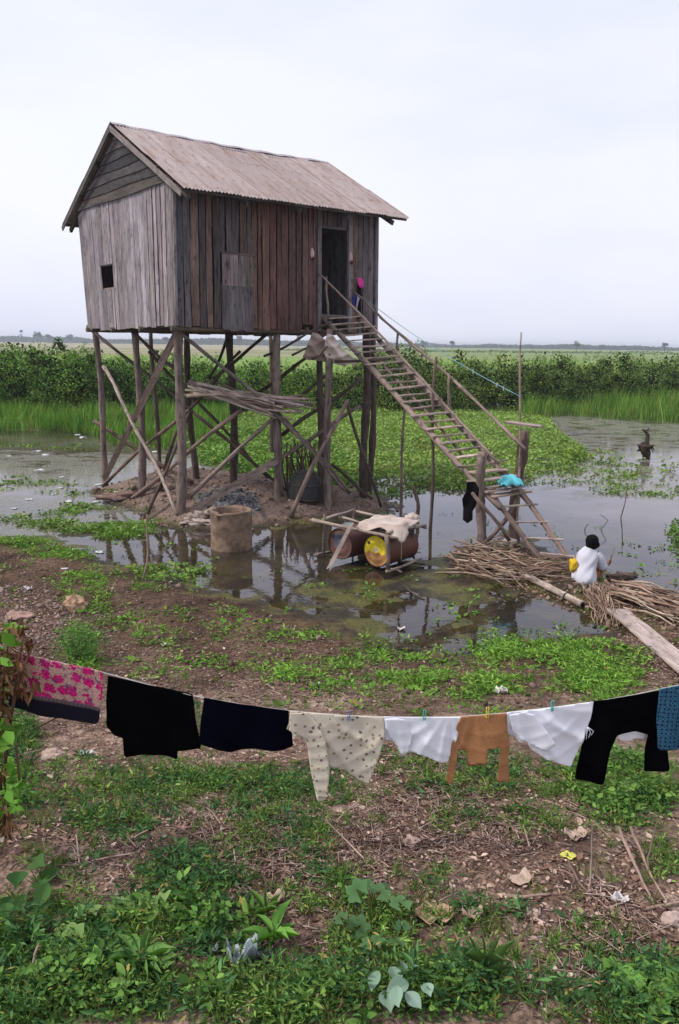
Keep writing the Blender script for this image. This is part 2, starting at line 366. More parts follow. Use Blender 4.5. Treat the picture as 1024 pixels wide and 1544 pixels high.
    bmp = N(t, 'ShaderNodeBump', {'Height': hB, 'Strength': .9, 'Distance': .03}).outputs[0]
    rg = N(t, 'ShaderNodeMapRange', {'Value': wet, 'To Min': .95, 'To Max': .45}).outputs[0]
    b = N(t, 'ShaderNodeBsdfPrincipled', {'Base Color': c, 'Roughness': rg, 'Normal': bmp, 'Specular IOR Level': .25})
    t.links.new(b.outputs[0], out.inputs[0])
    o = finish(me, 'ground', m, None, True); tag(o, kind='structure')
build_ground()

# ------------------------------------------------------------------ water
def build_water():
    nr, nc = 300, 300
    yv = np.exp(np.linspace(math.log(7.5), math.log(75), nr)); u = np.linspace(-1.2, 1.2, nc)
    X = u[None] * (yv[:, None] + 3); Y = np.repeat(yv[:, None], nc, 1)
    h = height(X, Y); V = np.stack([X, Y, np.zeros_like(X)], 2).reshape(-1, 3)
    i = (np.arange(nr - 1)[:, None] * nc + np.arange(nc - 1)[None])
    keep = (np.minimum(np.minimum(h[:-1, :-1], h[1:, :-1]), np.minimum(h[:-1, 1:], h[1:, 1:])) < .03)
    i = i[keep].reshape(-1); F = np.stack([i, i + 1, i + nc + 1, i + nc], 1)
    me = bpy.data.meshes.new('pond_water'); me.from_pydata(V.tolist(), [], F.tolist())
    dep = np.clip(-h.reshape(-1), 0, 1)
    x, y = V[:, 0], V[:, 1]
    # where floating scum and duckweed gathers
    left = sst(-2.2, -5.5, x) * sst(14.0, 17.0, y) * sst(31, 26, y)
    right = sst(3.5, 7, x) * sst(17, 22, y)
    scum = np.clip(left + right * .8 + .15, 0, 1)
    ca = me.color_attributes.new('zone', 'FLOAT_COLOR', 'POINT')
    ca.data.foreach_set('color', np.stack([dep, scum, scum * 0, np.ones_like(x)], 1).reshape(-1).astype(np.float32))
    m, t, out = new_mat('pond_water')
    geo = N(t, 'ShaderNodeNewGeometry').outputs['Position']
    zone = N(t, 'ShaderNodeSeparateColor', {0: N(t, 'ShaderNodeAttribute', attribute_name='zone').outputs['Color']})
    body = N(t, 'ShaderNodeMapRange', {'Value': zone.outputs[0], 'From Min': .0, 'From Max': .20, 'To Min': .05, 'To Max': .97}).outputs[0]
    nM = N(t, 'ShaderNodeTexNoise', {'Vector': geo, 'Scale': .5, 'Detail': 3.0}).outputs[0]
    murk = ramp(t, nM, [(.35, (.075, .058, .040)), (.6, (.12, .10, .09))])
    dif = N(t, 'ShaderNodeBsdfDiffuse', {'Color': murk})
    tra = N(t, 'ShaderNodeBsdfTransparent', {'Color': (.88, .82, .70, 1)})
    m1 = N(t, 'ShaderNodeMixShader', {0: body, 1: tra.outputs[0], 2: dif.outputs[0]})
    mp = N(t, 'ShaderNodeMapping', {'Vector': geo, 'Scale': (1, 1.0, 1)}).outputs[0]
    rip = N(t, 'ShaderNodeTexNoise', {'Vector': mp, 'Scale': 5.0, 'Detail': 3.0}).outputs[0]
    bmp = N(t, 'ShaderNodeBump', {'Height': rip, 'Strength': .10, 'Distance': .02}).outputs[0]
    fr = N(t, 'ShaderNodeFresnel', {'IOR': 1.42, 'Normal': bmp}).outputs[0]
    glo = N(t, 'ShaderNodeBsdfGlossy', {'Roughness': .03, 'Normal': bmp, 'Color': (.92, .92, 1.0, 1)})
    m2 = N(t, 'ShaderNodeMixShader', {0: fr, 1: m1.outputs[0], 2: glo.outputs[0]})
    # scum
    sp = N(t, 'ShaderNodeMapping', {'Vector': geo, 'Scale': (.8, 1.1, 1)}).outputs[0]
    nS = N(t, 'ShaderNodeTexNoise', {'Vector': sp, 'Scale': 1.1, 'Detail': 9.0, 'Roughness': .72, 'Distortion': .4}).outputs[0]
    nT = N(t, 'ShaderNodeTexNoise', {'Vector': geo, 'Scale': 22.0, 'Detail': 5.0, 'Roughness': .7}).outputs[0]
    a = N(t, 'ShaderNodeMath', {0: nS, 1: N(t, 'ShaderNodeMapRange', {'Value': zone.outputs[1], 'To Min': -.20, 'To Max': .085}).outputs[0]}, operation='ADD').outputs[0]
    fac = ramp(t, a, [(.50, 0.0), (.56, .85)])
    fac = N(t, 'ShaderNodeMath', {0: fac, 1: ramp(t, nT, [(.42, .1), (.56, 1.0)])}, operation='MULTIPLY').outputs[0]
    scol = ramp(t, nT, [(.35, (.06, .065, .035)), (.52, (.15, .15, .10)), (.64, (.40, .39, .36))])
    sb = N(t, 'ShaderNodeBsdfPrincipled', {'Base Color': scol, 'Roughness': .6, 'Specular IOR Level': .3})
    m3 = N(t, 'ShaderNodeMixShader', {0: fac, 1: m2.outputs[0], 2: sb.outputs[0]})
    t.links.new(m3.outputs[0], out.inputs[0])
    o = finish(me, 'pond_water', m, None, False); tag(o, kind='structure')
build_water()
def inside(poly, n, z=0.0, jitter=0):
    P = np.array(poly); lo = P.min(0); hi = P.max(0); out = np.zeros((0, 2))
    while len(out) < n:
        q = RNG.uniform(lo, hi, (n * 3, 2)); q = q[sdf(poly, q[:, 0], q[:, 1]) > 0]; out = np.concatenate([out, q])
    return out[:n]

# ------------------------------------------------------------------ haze
def build_haze():
    mb = MB(); x0, x1, y0, y1, z0, z1 = -7600, 7600, -30, 6700, -2, 17
    vs = [(x0, y0, z0), (x1, y0, z0), (x1, y1, z0), (x0, y1, z0), (x0, y0, z1), (x1, y0, z1), (x1, y1, z1), (x0, y1, z1)]
    mb.v = [Vector(v) for v in vs]; mb.c = [(1, 1, 1)] * 8; mb.g = [(0, 0, 0)] * 8
    mb.f = [(0, 3, 2, 1), (4, 5, 6, 7), (0, 1, 5, 4), (1, 2, 6, 5), (2, 3, 7, 6), (3, 0, 4, 7)]
    m, t, out = new_mat('haze_air')
    v = N(t, 'ShaderNodeVolumePrincipled', {'Color': (.86, .92, 1.0, 1), 'Density': HAZE, 'Anisotropy': .2})
    t.links.new(v.outputs[0], out.inputs['Volume'])
    o = mb.build('haze', m, None, origin=(0, 0, 0)); tag(o, kind='stuff')
HAZE = .0004
build_haze()

# ------------------------------------------------------------------ far side: thickets, reeds, floating weed
def thicket(name, outline, n, label, a, b, seed, leaf=.14, base=.3):
    """outline: (x_px, top_px) along the skyline at distance Y(x); a bank of bushes with lumpy tops."""
    cs = []
    R = np.random.default_rng(seed)
    for (x, top, Yd, w) in outline:
        P = px(x, top + R.normal(1, 4.5), Y=Yd); cs.append((P.x, Yd, P.z, w))
    pos = []; shade = []
    lob = []
    for i, (X, Yd, H, w) in enumerate(cs):
        m = 26
        for k in range(m):
            hh = R.uniform(.1, 1.0) ** .8 * (1.16 if k % 9 == 0 else 1); r = R.uniform(.45, .95)
            lob.append((X + R.uniform(-w, w), Yd + R.uniform(-1.6, 3.4), max(.5, base + hh * (H * R.choice([.80, .9, 1.0, 1.12]) - base) - r * .6), r))
    lob = np.array(lob); wgt = lob[:, 3] ** 2; pick = R.choice(len(lob), n, p=wgt / wgt.sum())
    d = nrm(R.normal(0, 1, (n, 3))); rad = lob[pick, 3] * R.uniform(.55, 1.12, n) ** .6
    pos = lob[pick, :3] + d * rad[:, None] * np.array([1.15, 1, .85])
    pos[:, 2] = np.maximum(pos[:, 2], .25)
    # clumps of light and dark foliage: each lobe has its own tone
    tone = R.uniform(.5, 1.5, len(lob))[pick][:, None]
    col = green(n, a, b, .3) * tone
    yel = R.random(len(lob))[pick] > .82; col[yel] = col[yel] * np.array([1.5, 1.25, .9])
    dd = d + np.stack([R.normal(0, .6, n), R.normal(0, .6, n), R.normal(-.1, .5, n)], 1)
    u = nrm(d * .6 + np.array([0, 0, .7]) + R.normal(0, .35, (n, 3)))
    X_, Y_, Z_ = frames(dd, u)
    org = (float(lob[:, 0].mean()), float(lob[:, 1].mean()), 0)
    t_ = thing(name, org, label, 'thicket'); t_['kind'] = 'stuff'
    swarm('foliage', LEAF_T[0], LEAF_T[1], pos, X_, Y_, Z_, R.uniform(.45, 1.2, n) * leaf * .85, col, LEAF, t_)
    # thin upright sprays breaking the skyline
    ns = 260; per = 16; hx = np.array([c[0] for c in cs]); i_ = R.integers(0, len(cs), ns); t_s = np.repeat(np.arange(ns), per)
    bx = hx[i_] + R.uniform(-1.2, 1.2, ns); by = np.array([c[1] for c in cs])[i_] + R.uniform(-1, 2, ns); bz = np.array([c[2] for c in cs])[i_] * R.uniform(.75, .98, ns); ln = R.uniform(.3, .85, ns); lx = R.normal(0, .25, ns)
    u_ = R.random(ns * per); sp_ = np.stack([bx[t_s] + lx[t_s] * u_ + R.normal(0, .05, ns * per), by[t_s] + R.normal(0, .05, ns * per), bz[t_s] + ln[t_s] * u_], 1)
    X_, Y_, Z_ = frames(R.normal(0, 1, (ns * per, 3)) + np.array([0, 0, .5]), R.normal(0, 1, (ns * per, 3)) + np.array([0, 0, .6])); swarm('sprays', NARROW_T[0], NARROW_T[1], sp_, X_, Y_, Z_, R.uniform(.7, 1.4, ns * per) * leaf * 1.1, green(ns * per, a, b, .3) * 1.15, LEAF, t_)
    # branches inside
    mb = MB()
    for i in range(0, len(lob), 2):
        x, y, z, r = lob[i]; mb.pole((x + R.uniform(-.4, .4), y + R.uniform(-.2, .4), .1), (x, y, z + r * .4), .035, .01, (.07, .055, .04), .06, n=4, segs=4)
    # inner leaves coloured near black: the shade deep inside the bushes is painted in
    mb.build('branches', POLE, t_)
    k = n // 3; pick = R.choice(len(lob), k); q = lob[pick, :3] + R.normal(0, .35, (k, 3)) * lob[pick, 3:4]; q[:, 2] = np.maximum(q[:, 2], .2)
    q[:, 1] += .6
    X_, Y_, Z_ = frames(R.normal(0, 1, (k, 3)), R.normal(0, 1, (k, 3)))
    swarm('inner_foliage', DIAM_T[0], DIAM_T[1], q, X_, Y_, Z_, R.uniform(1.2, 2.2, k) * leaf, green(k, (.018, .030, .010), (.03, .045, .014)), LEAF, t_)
left = [(-330 + i * 42, 528 + 7 * math.sin(i * 1.3), 43 + 1.5 * math.sin(i), .95) for i in range(8)]
left += [(0, 532, 43, .9), (38, 530, 42.5, 1.0), (80, 528, 42, 1.0), (112, 532, 42, .9), (140, 540, 42, .8), (172, 546, 43.5, .8), (205, 550, 44, .8), (240, 540, 44.5, .7), (275, 546, 45, .8),
         (305, 550, 45, .8), (338, 556, 46, .8), (370, 556, 46, .8), (402, 554, 47, .8), (434, 560, 47, .8), (462, 556, 47.5, .8), (495, 556, 48, .8)]
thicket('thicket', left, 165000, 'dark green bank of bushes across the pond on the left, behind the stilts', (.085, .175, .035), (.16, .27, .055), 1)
right = [(520, 553, 48, .8), (552, 546, 48, .9), (585, 538, 48, .9), (612, 532, 47, .9), (640, 540, 48, .9), (668, 545, 48.5, .9), (700, 546, 49, .9), (735, 548, 50, .9), (765, 543, 50, .9), (795, 543, 51, .9), (830, 541, 52, .9),
         (862, 544, 52, .9), (900, 540, 53, .95), (930, 542, 54, .95), (965, 545, 54, 1.0), (1000, 543, 55, 1.0)] + [(1035 + i * 40, 545 + 4 * math.sin(i), 55, 1.1) for i in range(10)]
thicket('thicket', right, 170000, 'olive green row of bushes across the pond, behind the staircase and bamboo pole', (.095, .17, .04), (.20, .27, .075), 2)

def reeds(name, poly, n, hgt, label, a, b, width=.035):
    q = inside(poly, n); z = height(q[:, 0], q[:, 1], False); z = np.maximum(z, -.02)
    clump = fbm(q[:, 0], q[:, 1], .7, 3, 77)
    hh = hgt * RNG.uniform(.45, 1.15, n) * (.30 + 1.35 * clump)
    an = RNG.uniform(0, 2 * np.pi, n); d = np.stack([RNG.normal(0, .17, n), RNG.normal(0, .17, n), np.ones(n)], 1)
    X_, Y_, Z_ = frames(d, np.stack([np.cos(an), np.sin(an), np.zeros(n)], 1))
    sc = np.stack([np.full(n, width), hh, hh], 1)
    col = green(n, a, b, .3, .05) * (.35 + 1.25 * fbm(q[:, 0], q[:, 1], 1.6, 3, 13)[:, None])
    o = swarm(name, BLADE_T[0], BLADE_T[1], np.stack([q[:, 0], q[:, 1], z], 1), X_, Y_, Z_, sc, col, LEAF, None, (float(q[:, 0].mean()), float(q[:, 1].mean()), 0))
    tag(o, label, 'reeds', kind='stuff')
reeds('reeds', xy([(-500, 658), (0, 652), (80, 650), (145, 657), (170, 672), (250, 678), (330, 660), (360, 625), (300, 612), (140, 614), (0, 618), (-500, 622)]), 26000, .75,
      'tall bright green reeds at the water on the left under the bushes', (.075, .18, .025), (.17, .30, .05))
reeds('reeds', xy([(775, 622), (800, 630), (860, 628), (930, 634), (1024, 640), (1500, 655), (1500, 612), (1024, 606), (900, 602), (800, 606), (770, 612)]), 26000, 1.15,
      'tall green reeds at the pond edge right of the bamboo pole', (.075, .17, .025), (.19, .31, .055))
def herb_mat(name, poly, n, label, a, b, zmax=.35, size=.11, seed=5, edge=.5, cat='water weed'):
    q = inside(poly, n); s = sdf(poly, q[:, 0], q[:, 1]); keep = RNG.random(n) < np.clip(.15 + s / edge, 0, 1)
    q = q[keep]; s = s[keep]; n = len(q); lump = fbm(q[:, 0], q[:, 1], .9, 3, seed); lump2 = fbm(q[:, 0], q[:, 1], 3.5, 2, seed + 9)
    z = np.maximum(height(q[:, 0], q[:, 1], False), 0) + zmax * RNG.random(n) ** .7 * (.25 + 1.2 * (lump - .2)) * np.clip(s / .6, .15, 1) + .01
    col = green(n, a, b, .25, .02) * (.35 + .7 * lump[:, None] + .6 * lump2[:, None])
    o = leafcloud(name, np.stack([q[:, 0], q[:, 1], z], 1), RNG.uniform(.6, 1.3, n) * size, col, LEAF, LEAF_T, up=.55, origin=(float(q[:, 0].mean()), float(q[:, 1].mean()), 0), spread=1.6)
    tag(o, label, cat, kind='stuff')
herb_mat('water_weed', MAT, 105000, 'wide mat of bright green water weed floating behind the stilts and stairs', (.14, .24, .045), (.29, .39, .11), size=.11)
herb_mat('water_weed', xy([(270, 655), (300, 700), (350, 712), (420, 735), (500, 742), (540, 740), (545, 690), (420, 640)]), 26000, 'dense low water weed close behind the mound under the house', (.09, .19, .035), (.19, .31, .07), size=.12)
herb_mat('water_weed', xy([(1000, 800), (1015, 785), (1100, 775), (1200, 860), (1040, 864), (1012, 840)]), 3500, 'leafy green water weed at the right edge beyond the crouching person', (.06, .13, .02), (.12, .22, .04), size=.09)
# ================================================================== STILT HOUSE
YA, YB, YC = 16.63, 20.6, 19.87
Ab, At = px(268, 491, Y=YA), px(263, 270, Y=YA)
Bb, Bt = px(134, 497, Y=YB), px(118, 319, Y=YB)
Cb, Ct = px(566, 503, Y=YC), px(568, 314, Y=YC)
Db, Dt = Bb + (Cb - Ab), Bt + (Ct - At)
FRN = (Cb - Ab).cross(Vector((0, 0, 1))).normalized()         # outward, towards the camera
GBN = -(Bb - Ab).cross(Vector((0, 0, 1))).normalized()        # outward, to the left
if FRN.y > 0: FRN = -FRN
if GBN.x > 0: GBN = -GBN
HC = (Ab + Db) / 2; HC.z = 0
house = thing('stilt_house', HC, 'weathered timber house on tall wooden stilts with a rusty corrugated roof', 'house')
GW = (.335, .30, .315); FW = (.112, .090, .086); RED = (.165, .062, .046)
def onplane(x, y, p0, nn):
    d = ray(x, y); t = (p0 - Vector((0, 0, CH))).dot(nn) / d.dot(nn); return Vector((0, 0, CH)) + d * t
def bil(b0, b1, t0, t1, s, t): return b0.lerp(b1, s).lerp(t0.lerp(t1, s), t)
def wall_st(p, b0, b1, t0, t1):
    s = (p - b0).dot((b1 - b0).normalized()) / (b1 - b0).length
    lo = b0.lerp(b1, s).z; hi = t0.lerp(t1, s).z; return s, (p.z - lo) / (hi - lo)
def plank_wall(mb, b0, b1, t0, t1, nn, n, colf, holes, ttop=1.0, rag=.012, wobble=.018, seed=3, gk=1.0):
    R = random.Random(seed); L = (b1 - b0).length
    cuts = [0]
    while cuts[-1] < 1: cuts.append(cuts[-1] + (R.uniform(.75, 1.25)) / n)
    cuts[-1] = 1.0
    for i in range(len(cuts) - 1):
        a, b = cuts[i], cuts[i + 1]
        if b - a < .006: continue
        segs = [(0 + R.uniform(-rag, rag * .6), ttop)]
        for (hs0, hs1, ht0, ht1) in holes:
            m = (a + b) / 2
            if hs0 < m < hs1:
                ns = []
                for (p, q) in segs:
                    if ht0 > p: ns.append((p, min(q, ht0)))
                    if ht1 < q: ns.append((max(p, ht1), q))
                segs = ns
        off = R.uniform(0, .014); tilt = R.uniform(-.010, .010); col = colf((a + b) / 2, R)
        ident = R.random() * 60; ph = R.random() * 6; curve = R.uniform(-1, 1) * wobble / L * 1.2
        for (p, q) in segs:
            if q - p < .01: continue
            K = max(2, int((q - p) * 12)); base = len(mb.v)
            for k in range(K + 1):
                t = p + (q - p) * k / K; e = math.sin(math.pi * t + ph * .1) * curve
                gap = gk * (.0032 + .0014 * math.sin(ph + t * 7)) if gk else -.004
                sa = a + gap + e; sb = b - gap * .6 + e * .8
                for (s, o) in ((sa, 0), (sb, 0), (sb, 1), (sa, 1)):
                    pt = bil(b0, b1, t0, t1, s, t) + nn * (-.02 + o * .022 + off + (tilt if s == sb else -tilt))
                    mb.v.append(pt); mb.g.append((t * 3, (s - a) * L + o * .02, ident)); mb.c.append(col)
            for k in range(K):
                w = base + k * 4
                for j in range(4): j2 = (j + 1) % 4; mb.f.append((w + j, w + j2, w + 4 + j2, w + 4 + j))
            mb.f.append((base + 3, base + 2, base + 1, base)); w = base + K * 4; mb.f.append((w, w + 1, w + 2, w + 3))
def mixc(a, b, t): return tuple(x * (1 - t) + y * t for x, y in zip(a, b))
# gable wall (vertical planks) with its small window hole
w0 = wall_st(onplane(156, 437, Ab, GBN), Bb, Ab, Bt, At); w1 = wall_st(onplane(173, 397, Ab, GBN), Bb, Ab, Bt, At)
def gcol(s, R):
    c = mixc(GW, (.27, .225, .22), R.random() ** 2 * .9)
    if R.random() < .12: c = mixc(c, (.27, .21, .18), .4)
    k = R.uniform(.72, 1.15); return tuple(x * k for x in c)
mb = MB(); plank_wall(mb, Bb, Ab, Bt, At, GBN, 21, gcol, [(w0[0], w1[0], w0[1], w1[1])], seed=5)
# slipped narrow plank and ragged sill in the hole
mb.board(bil(Bb, Ab, Bt, At, w0[0] + .012, w0[1] - .02) + GBN * .012, bil(Bb, Ab, Bt, At, w0[0] + .006, w1[1] - .01) + GBN * .012, (Ab - Bb).normalized() * .035, GBN * .014, (.22, .2, .21))
wallg = mb.build('gable_wall', WOOD, house)
mb = MB(); e = (Ab - Bb).normalized()
q0, q1 = bil(Bb, Ab, Bt, At, w0[0], w0[1]), bil(Bb, Ab, Bt, At, w1[0], w0[1]); q2, q3 = bil(Bb, Ab, Bt, At, w1[0], w1[1]), bil(Bb, Ab, Bt, At, w0[0], w1[1])
mb.board(q0 - GBN * .03, q1 - GBN * .03, (0, 0, .025), GBN * .035, (.3, .22, .19)); mb.build('window_sill', WOOD, wallg); mb = MB(); mb.board(q3 - GBN * .03, q2 - GBN * .03, (0, 0, .02), -GBN * .03, (.2, .18, .18))
mb.build('window_frame', WOOD, wallg)
# triangular siding above
RISE = 1.40; mid_b = (Bt + At) / 2
def apex(o=0.0): return mid_b + Vector((0, 0, RISE + o))
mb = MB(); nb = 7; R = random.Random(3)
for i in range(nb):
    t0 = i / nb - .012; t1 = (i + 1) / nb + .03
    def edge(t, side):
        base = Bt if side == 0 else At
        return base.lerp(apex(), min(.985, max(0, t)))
    c = mixc((.035, .032, .034), (.095, .082, .080), R.random()); c = tuple(x * 1.0 for x in c)  # shadow under the roof is put into these dark board colours
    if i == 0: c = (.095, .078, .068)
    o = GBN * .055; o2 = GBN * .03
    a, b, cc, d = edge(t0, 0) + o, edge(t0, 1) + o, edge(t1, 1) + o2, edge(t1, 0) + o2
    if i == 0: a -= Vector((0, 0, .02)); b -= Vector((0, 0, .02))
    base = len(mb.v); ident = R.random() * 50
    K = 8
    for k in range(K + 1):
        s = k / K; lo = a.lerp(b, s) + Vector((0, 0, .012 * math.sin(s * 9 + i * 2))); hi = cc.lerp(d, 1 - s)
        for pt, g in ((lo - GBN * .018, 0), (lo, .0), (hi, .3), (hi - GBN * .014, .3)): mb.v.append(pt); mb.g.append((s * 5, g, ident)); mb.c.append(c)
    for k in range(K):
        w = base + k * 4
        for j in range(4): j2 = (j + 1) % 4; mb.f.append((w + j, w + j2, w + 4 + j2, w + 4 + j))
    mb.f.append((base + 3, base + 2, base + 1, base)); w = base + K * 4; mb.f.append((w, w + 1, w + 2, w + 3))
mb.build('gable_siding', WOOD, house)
# front wall
def fst(x, y): return wall_st(onplane(x, y, Ab, FRN), Ab, Cb, At, Ct)
d0, d1 = fst(483, 476), fst(523, 346)
pn0, pn1 = fst(335, 428), fst(382, 385)
nt0, nt1 = fst(459, 503), fst(469, 491)
r0, r1 = fst(383, 400)[0], fst(478, 400)[0]
def fcol(s, R):
    c = mixc(FW, (.12, .10, .10), R.random() * .8)
    if r0 < s < r1: c = mixc(c, RED, R.uniform(.1, .6))
    elif s > d1[0]: c = mixc(c, (.17, .145, .145), .7)
    elif s < .1: c = mixc(c, (.10, .095, .10), .5)
    if R.random() < .15: c = mixc(c, (.22, .14, .10), .6)
    k = R.uniform(.72, 1.2); return tuple(x * k for x in c)
mb = MB(); plank_wall(mb, Ab, Cb, At, Ct, FRN, 33, fcol, [(d0[0], d1[0], -.1, d1[1]), (pn0[0], pn1[0], pn0[1], pn1[1]), (nt0[0], nt1[0], -.1, .05)], seed=11, rag=.009)
fwall = mb.build('front_wall', WOOD, house)
# boarded hatch: short newer boards set into the wall, and the longer boards hung below it
mb = MB(); fd = (Cb - Ab).normalized(); k = 4
for i in range(k):
    s = pn0[0] + (pn1[0] - pn0[0]) * (i + .5) / k; hw = (pn1[0] - pn0[0]) * (Cb - Ab).length / k / 2 - .003
    mb.board(bil(Ab, Cb, At, Ct, s, pn0[1] - .01) + FRN * .012, bil(Ab, Cb, At, Ct, s, pn1[1] + .006) + FRN * .012, fd * hw, FRN * .016, jit([(.20, .15, .14), (.29, .24, .23), (.19, .15, .135), (.14, .115, .105)][i], .05))
mb.build('hatch_board', WOOD, house)
mb = MB()
a = bil(Ab, Cb, At, Ct, pn0[0] - .004, pn1[1]) + FRN * .03; b = bil(Ab, Cb, At, Ct, pn1[0] + .004, pn1[1] - .002) + FRN * .03
mb.board(a, b, (0, 0, .018), FRN * .02, (.15, .11, .10)); mb.build('hatch_rail', WOOD, house)
mb = MB()
for i in range(4):
    s = fst(341 + i * 11.5, 460)[0]; mb.board(bil(Ab, Cb, At, Ct, s, -.015 - .01 * (i % 2)) + FRN * .016, bil(Ab, Cb, At, Ct, s, pn0[1] - .012) + FRN * .016, fd * .095, FRN * .014, jit((.15, .13, .13), .12), segs=6, wob=.03)
mb.build('patch_board', WOOD, house)
# door frame, threshold and the dark room behind
mb = MB()
for x in (480.5, 527):
    lo, hi = fst(x, 480), fst(x, 338)
    mb.board(bil(Ab, Cb, At, Ct, lo[0], 0) + FRN * .02, bil(Ab, Cb, At, Ct, lo[0], .98) + FRN * .02, fd * .055, FRN * .03, (.24, .21, .21) if x > 500 else (.17, .145, .14), segs=8, wob=.05)
mb.board(bil(Ab, Cb, At, Ct, d0[0], d1[1]) + FRN * .003, bil(Ab, Cb, At, Ct, d1[0], d1[1]) + FRN * .003, (0, 0, .03), FRN * .03, (.13, .11, .10))
mb.board(bil(Ab, Cb, At, Ct, d0[0], d0[1]) + FRN * .003, bil(Ab, Cb, At, Ct, d1[0], d0[1]) + FRN * .003, (0, 0, .035), FRN * .06, (.2, .17, .15))
fr = mb.build('door_frame', WOOD, house)
mb = MB()     # plank door swung inwards, coloured near black for the room's shade
hs = fst(503, 400)[0]
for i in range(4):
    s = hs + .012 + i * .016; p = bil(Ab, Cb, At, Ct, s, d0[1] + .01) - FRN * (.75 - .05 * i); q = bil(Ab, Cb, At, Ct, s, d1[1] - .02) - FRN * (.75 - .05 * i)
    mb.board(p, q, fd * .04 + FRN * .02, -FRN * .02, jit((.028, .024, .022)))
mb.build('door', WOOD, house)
# corner boards
mb = MB()
mb.board(Ab + FRN * .022 + GBN * .035, At + FRN * .022 + GBN * .035, GBN * .03 + Vector((0, 0, 0)), FRN * .022, (.25, .22, .22), segs=8, wob=.1)
mb.build('corner_board', WOOD, house); mb = MB()
mb.board(Cb + FRN * .01 - GBN * .02, Ct + FRN * .01 - GBN * .02, GBN * .03, FRN * .02, (.25, .22, .22), segs=8, wob=.1)
mb.build('corner_board', WOOD, house)
# the two walls turned away, floor, ceiling joists
mb = MB(); plank_wall(mb, Db, Bb, Dt, Bt, -FRN, 26, fcol, [], seed=21, gk=0, wobble=0)
mb.build('rear_wall', WOOD, house)
mb = MB(); plank_wall(mb, Cb, Db, Ct, Dt, -GBN, 26, gcol, [], seed=22, gk=0, wobble=0)
mb.poly([Ct - GBN * .01, Dt - GBN * .01, (Ct + Dt) / 2 + Vector((0, 0, RISE)) - GBN * .01], (.15, .13, .12)); mb.build('side_wall', WOOD, house)
mb = MB(); nfl = 22
for i in range(nfl):
    a = Ab.lerp(Bb, (i + .5) / nfl); b = Cb.lerp(Db, (i + .5) / nfl); a.z = b.z = Ab.z + .12
    mb.board(a + fd * .03, b - fd * .03, (Bb - Ab).normalized() * (.1), Vector((0, 0, -.022)), jit((.11, .09, .08)))
mb.build('floor', WOOD, house)
mb = MB(); up = Vector((0, 0, 1))
for i in range(9):
    a = Ab.lerp(Cb, .02 + i * .12); b = Bb.lerp(Db, .02 + i * .12); a.z = b.z = Ab.z + .04
    mb.board(a - FRN * .02, b + FRN * .05, fd * .035, up * -.09 if i % 2 else up * -.075, jit((.12, .10, .085)))
for i in range(4):
    a = Ab.lerp(Bb, .02 + i * .32); b = Cb.lerp(Db, .02 + i * .32); a.z = b.z = Ab.z - .055
    mb.pole(a - fd * .1, b + fd * .06, .055, .05, jit((.13, .11, .09)))
mb.build('floor_beam', POLE, house)
# roof
OG, OE, OR = .18, .62, .42
def roof_slope(side):
    """side 0 front, 1 rear. Corrugated iron in real waves; returns mesh data."""
    mb = MB(); ea, eb = (At, Ct) if side == 0 else (Bt, Dt); out = FRN if side == 0 else -FRN
    rA = (Bt + At) / 2 + up * RISE; rB = (Ct + Dt) / 2 + up * RISE
    sl = RISE / ((At - Bt).length / 2)
    e0 = ea + out * OE - up * OE * sl; e1 = eb + out * OE - up * OE * sl
    L = (eb - ea).length; nn = (rA - e0).cross(e1 - e0).normalized(); nn = nn if nn.z > 0 else -nn
    s0, s1 = -OG / L, 1 + OR / L
    waves = 72; sub = 6; ncol = waves * sub; nrow = 22; R = random.Random(9 + side)
    sheet = [R.random() for _ in range(12)]; shc = []
    for k in range(12):
        c = mixc((.285, .225, .215), (.35, .285, .275), R.random()); 
        shc.append(c)
    lap = []
    for j in range(nrow + 1):
        t = j / nrow
        for i in range(ncol + 1):
            u = i / ncol; s = s0 + (s1 - s0) * u; w = u * waves; k = min(11, int(u * 9.0)); fr_ = u * 9.0 - k
            p = e0.lerp(e1, s).lerp(rA.lerp(rB, s), t)
            p = p + nn * (.075 + .014 * math.cos(w * 2 * math.pi) + .01 * math.sin(s * 5 + 1) * t + .018 * (t < .5) + .012 * (k % 2))
            if j == 0: p = p - (rA - e0).normalized() * (.02 * sheet[k] + .006 * math.sin(w * 3.1))
            p = p - up * (.03 * math.sin(math.pi * s) * (.3 + t)) 
            c = shc[k]
            if fr_ < .075 and k in (1, 3, 5, 7): c = mixc((.56, .58, .66), c, .0 if k in (1,) else .35)
            if fr_ < .02: c = (.14, .085, .07)
            mb.v.append(p); mb.c.append(c); mb.g.append((t * 3.2, s * L, side * 7))
    for j in range(nrow):
        for i in range(ncol):
            q = j * (ncol + 1) + i; mb.f.append((q, q + 1, q + ncol + 2, q + ncol + 1))
    return mb, e0, e1, rA, rB, s0, s1, nn
